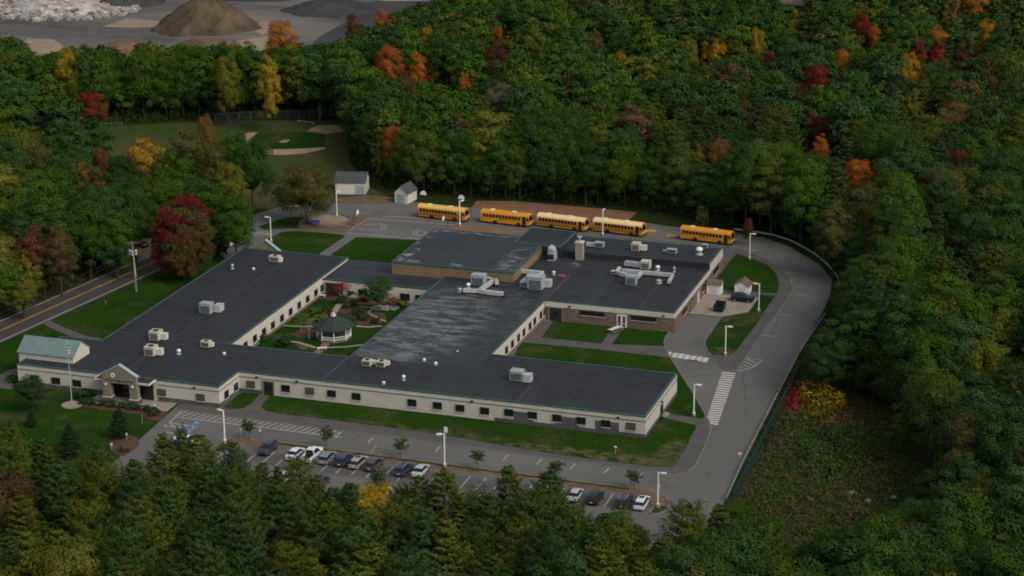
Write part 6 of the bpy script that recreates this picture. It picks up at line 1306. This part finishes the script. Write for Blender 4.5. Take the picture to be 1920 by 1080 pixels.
for i, (x, y, r, lab) in enumerate(((156, 757, .85, 'first clipped shrub of the plaza row, nearest the flagpole'), (174, 758, .85, 'second clipped shrub from the flagpole'), (193, 760, .85, 'third clipped shrub from the flagpole'), (211, 762, .85, 'fourth clipped shrub from the flagpole'), (228.6, 764, .8, 'fifth clipped shrub from the flagpole'), (244.7, 766, .8, 'sixth clipped shrub from the flagpole'), (260.6, 768, .8, 'seventh clipped shrub from the flagpole'), (274.7, 769.6, .75, 'eighth clipped shrub from the flagpole'), (289, 778, 1.15, 'large loose shrub at the right end of the plaza row'), (150, 745, 1.0, 'dark shrub against the west wall behind the flagpole'), (163, 742, 1.0, 'dark shrub left of the portico pier'), (23, 716, 1.0, 'dark shrub at the west corner of the school'),
      (663, 572, 1.0, 'round green shrub in the middle of the court planting'), (641, 568, 1.2, 'low green mound left of the big court tree'), (651, 577, .95, 'bluish green shrub behind the gazebo'), (672, 590, 1.3, 'upright green shrub right of the gazebo roof'), (681, 600, 1.3, 'dense green shrub at the right of the gazebo'), (704, 606, .95, 'dark cone shrub near the court east wall'), (684, 564, 1.1, 'yellow green shrub beside the big court tree'), (604, 602, 1.3, 'yellow green clump behind the gazebo'), (613, 590, 1.1, 'olive shrub behind the gazebo'), (532, 648, 1.5, 'olive shrub near the west court wall'), (490, 640, 1.3, 'dark green bush against the west court wall'), (738, 572, 1.2, 'orange brown shrub under the court back wall'), (755, 575, 1.1, 'yellow brown shrub by the court east roof edge'), (660, 556, 1.2, 'brown green shrub under the court back wall'), (588, 590, 1.3, 'bright green bush along the west court wall'), (572, 600, 1.2, 'leafy green bush along the west court wall left of the birch'),
      (235, 846, .9, 'yellow flowering shrub in the lawn bed'), (652, 346, 1.0, 'dark shrub at the corner of the larger shed'))):
    p = G(x, y, .1); cl = (.022, .042, .012)
    if 'yellow' in lab: cl = (.09, .095, .02)
    elif 'orange' in lab: cl = (.15, .06, .02)
    elif 'bluish' in lab: cl = (.03, .065, .04)
    elif 'bright' in lab: cl = (.05, .085, .018)
    put_tree('shrub', BSH, p[0], p[1], r*1.25, r, cl, 0, lab, 'shrub', z=.1)
# ground cover of the clearing and verges
def cover(name, poly_px, n, hmax, hues, ls, label, cat='undergrowth', clump=2.0):
    P = gpoly(poly_px); xs = [p[0] for p in P]; ys = [p[1] for p in P]; C = []; N = []; T = []; Hh = []; S = []
    k = 0
    while k < n:
        x, y = rr.uniform(min(xs), max(xs)), rr.uniform(min(ys), max(ys))
        if not inpoly(x, y, P): continue
        k += 1; m_ = 22; r = rr.uniform(.4, 1)*clump; h = rr.uniform(.3, 1)*hmax*(.5+.9*abs(math.sin(x*.21+y*.13))); q = RNG.normal(size=(m_, 3)); q /= np.linalg.norm(q, axis=1, keepdims=True); q[:, 2] = abs(q[:, 2])
        C.append(np.array([x, y, 0])+q*[r, r, h]); N.append(q+RNG.normal(size=(m_, 3))*.4); S.append(RNG.uniform(.6, 1.3, m_)*ls); t = np.full((m_, 3), .5); t[:, 0] = rr.uniform(.1, .9); t[:, 1] = rr.uniform(.2, .8); T.append(t); hu = rr.choice(hues) if rr.random() < .3 else hues[int((math.sin(x*.35)+math.sin(y*.27+x*.1)+2)/4.001*len(hues))]; Hh.append(np.tile(hu, (m_, 1)))
    S = np.concatenate(S); me = leaf_mesh(name, np.concatenate(C), np.concatenate(N), S, S*.7, np.concatenate(T), M['leafset'], None, np.concatenate(Hh)); o = bpy.data.objects.new(name, me); col.objects.link(o)
    return tag(o, label, cat, kind='stuff')
cover('undergrowth', [(1395, 935), (1440, 830), (1495, 735), (1600, 745), (1700, 790), (1760, 850), (1690, 1000), (1550, 1030), (1420, 1000)], 1500, 1.5, [(.045, .07, .015), (.065, .068, .022), (.04, .072, .015), (.075, .07, .025), (.08, .058, .028), (.05, .075, .016)], .38, 'low tangled weeds and brush over the lower right clearing')
cover('shrub_thicket', [(1500, 850), (1530, 810), (1620, 820), (1640, 860), (1580, 900), (1530, 895)], 260, 2.4, [(.032, .066, .013), (.04, .075, .015)], .42, 'green thicket in the middle of the clearing')
cover('sumac_thicket', [(1470, 765), (1474, 738), (1500, 735), (1504, 762), (1488, 775)], 40, 2.8, [(.2, .015, .02), (.15, .015, .02)], .4, 'crimson thicket at the top corner of the clearing')
cover('sumac_thicket', [(1500, 745), (1515, 733), (1570, 742), (1580, 765), (1560, 785), (1515, 765)], 80, 2.8, [(.42, .28, .015), (.38, .22, .015), (.06, .07, .015)], .4, 'yellow orange thicket beside the crimson one')
cover('sumac_thicket', [(1500, 765), (1540, 770), (1600, 790), (1590, 815), (1530, 800), (1500, 785)], 70, 1.8, [(.2, .13, .02), (.15, .03, .02), (.05, .05, .018), (.045, .045, .016)], .34, 'patchy red and yellow growth below the thickets')
cover('undergrowth', [(1445, 790), (1462, 755), (1495, 700), (1520, 650), (1545, 600), (1562, 560), (1580, 560), (1565, 620), (1530, 690), (1490, 760), (1455, 830), (1420, 900), (1412, 890)], 240, 1.5, [(.035, .05, .014), (.05, .055, .016), (.03, .045, .014)], .34, 'weeds growing through the fence along the east drive')
cover('undergrowth', [(0, 600), (120, 545), (240, 490), (225, 480), (120, 520), (0, 570)], 130, 1.4, [(.04, .045, .014), (.06, .05, .02), (.028, .04, .012)], .34, 'brush on the far verge of the road')
cover('undergrowth', [(660, 300), (700, 345), (780, 360), (900, 368), (1050, 378), (1200, 388), (1300, 412), (1385, 428), (1385, 415), (1250, 385), (1050, 360), (850, 345), (720, 320)], 700, 4.6, [(.026, .055, .010), (.036, .062, .010), (.045, .05, .014)], .42, 'brush along the wood edge behind the buses')
cover('undergrowth', [(60, 240), (240, 232), (400, 222), (600, 216), (640, 214), (640, 206), (400, 212), (200, 224), (60, 232)], 420, 4.8, [(.024, .052, .010), (.034, .058, .011)], .46, 'brush under the tree line behind the playing field')
for (x, y, s) in ((1598, 928, .8), (1627, 940, .6), (1675, 935, .6), (1520, 938, .5)):
    p = G(x, y); b = MB(); b.lathe((0, 0, 0), [(s, 0), (s*1.05, s*.35), (s*.6, s*.7), (s*.1, s*.75)], 7)
    tag(b.build('boulder', M['stone'], None, (p[0], p[1], .0)), 'pale boulder lying in the shrubby clearing, %s' % {1598: 'the largest, near the middle', 1627: 'second from the largest to its right', 1675: 'farthest right', 1520: 'farthest left'}[x], 'boulder', 'pale boulders in the clearing')
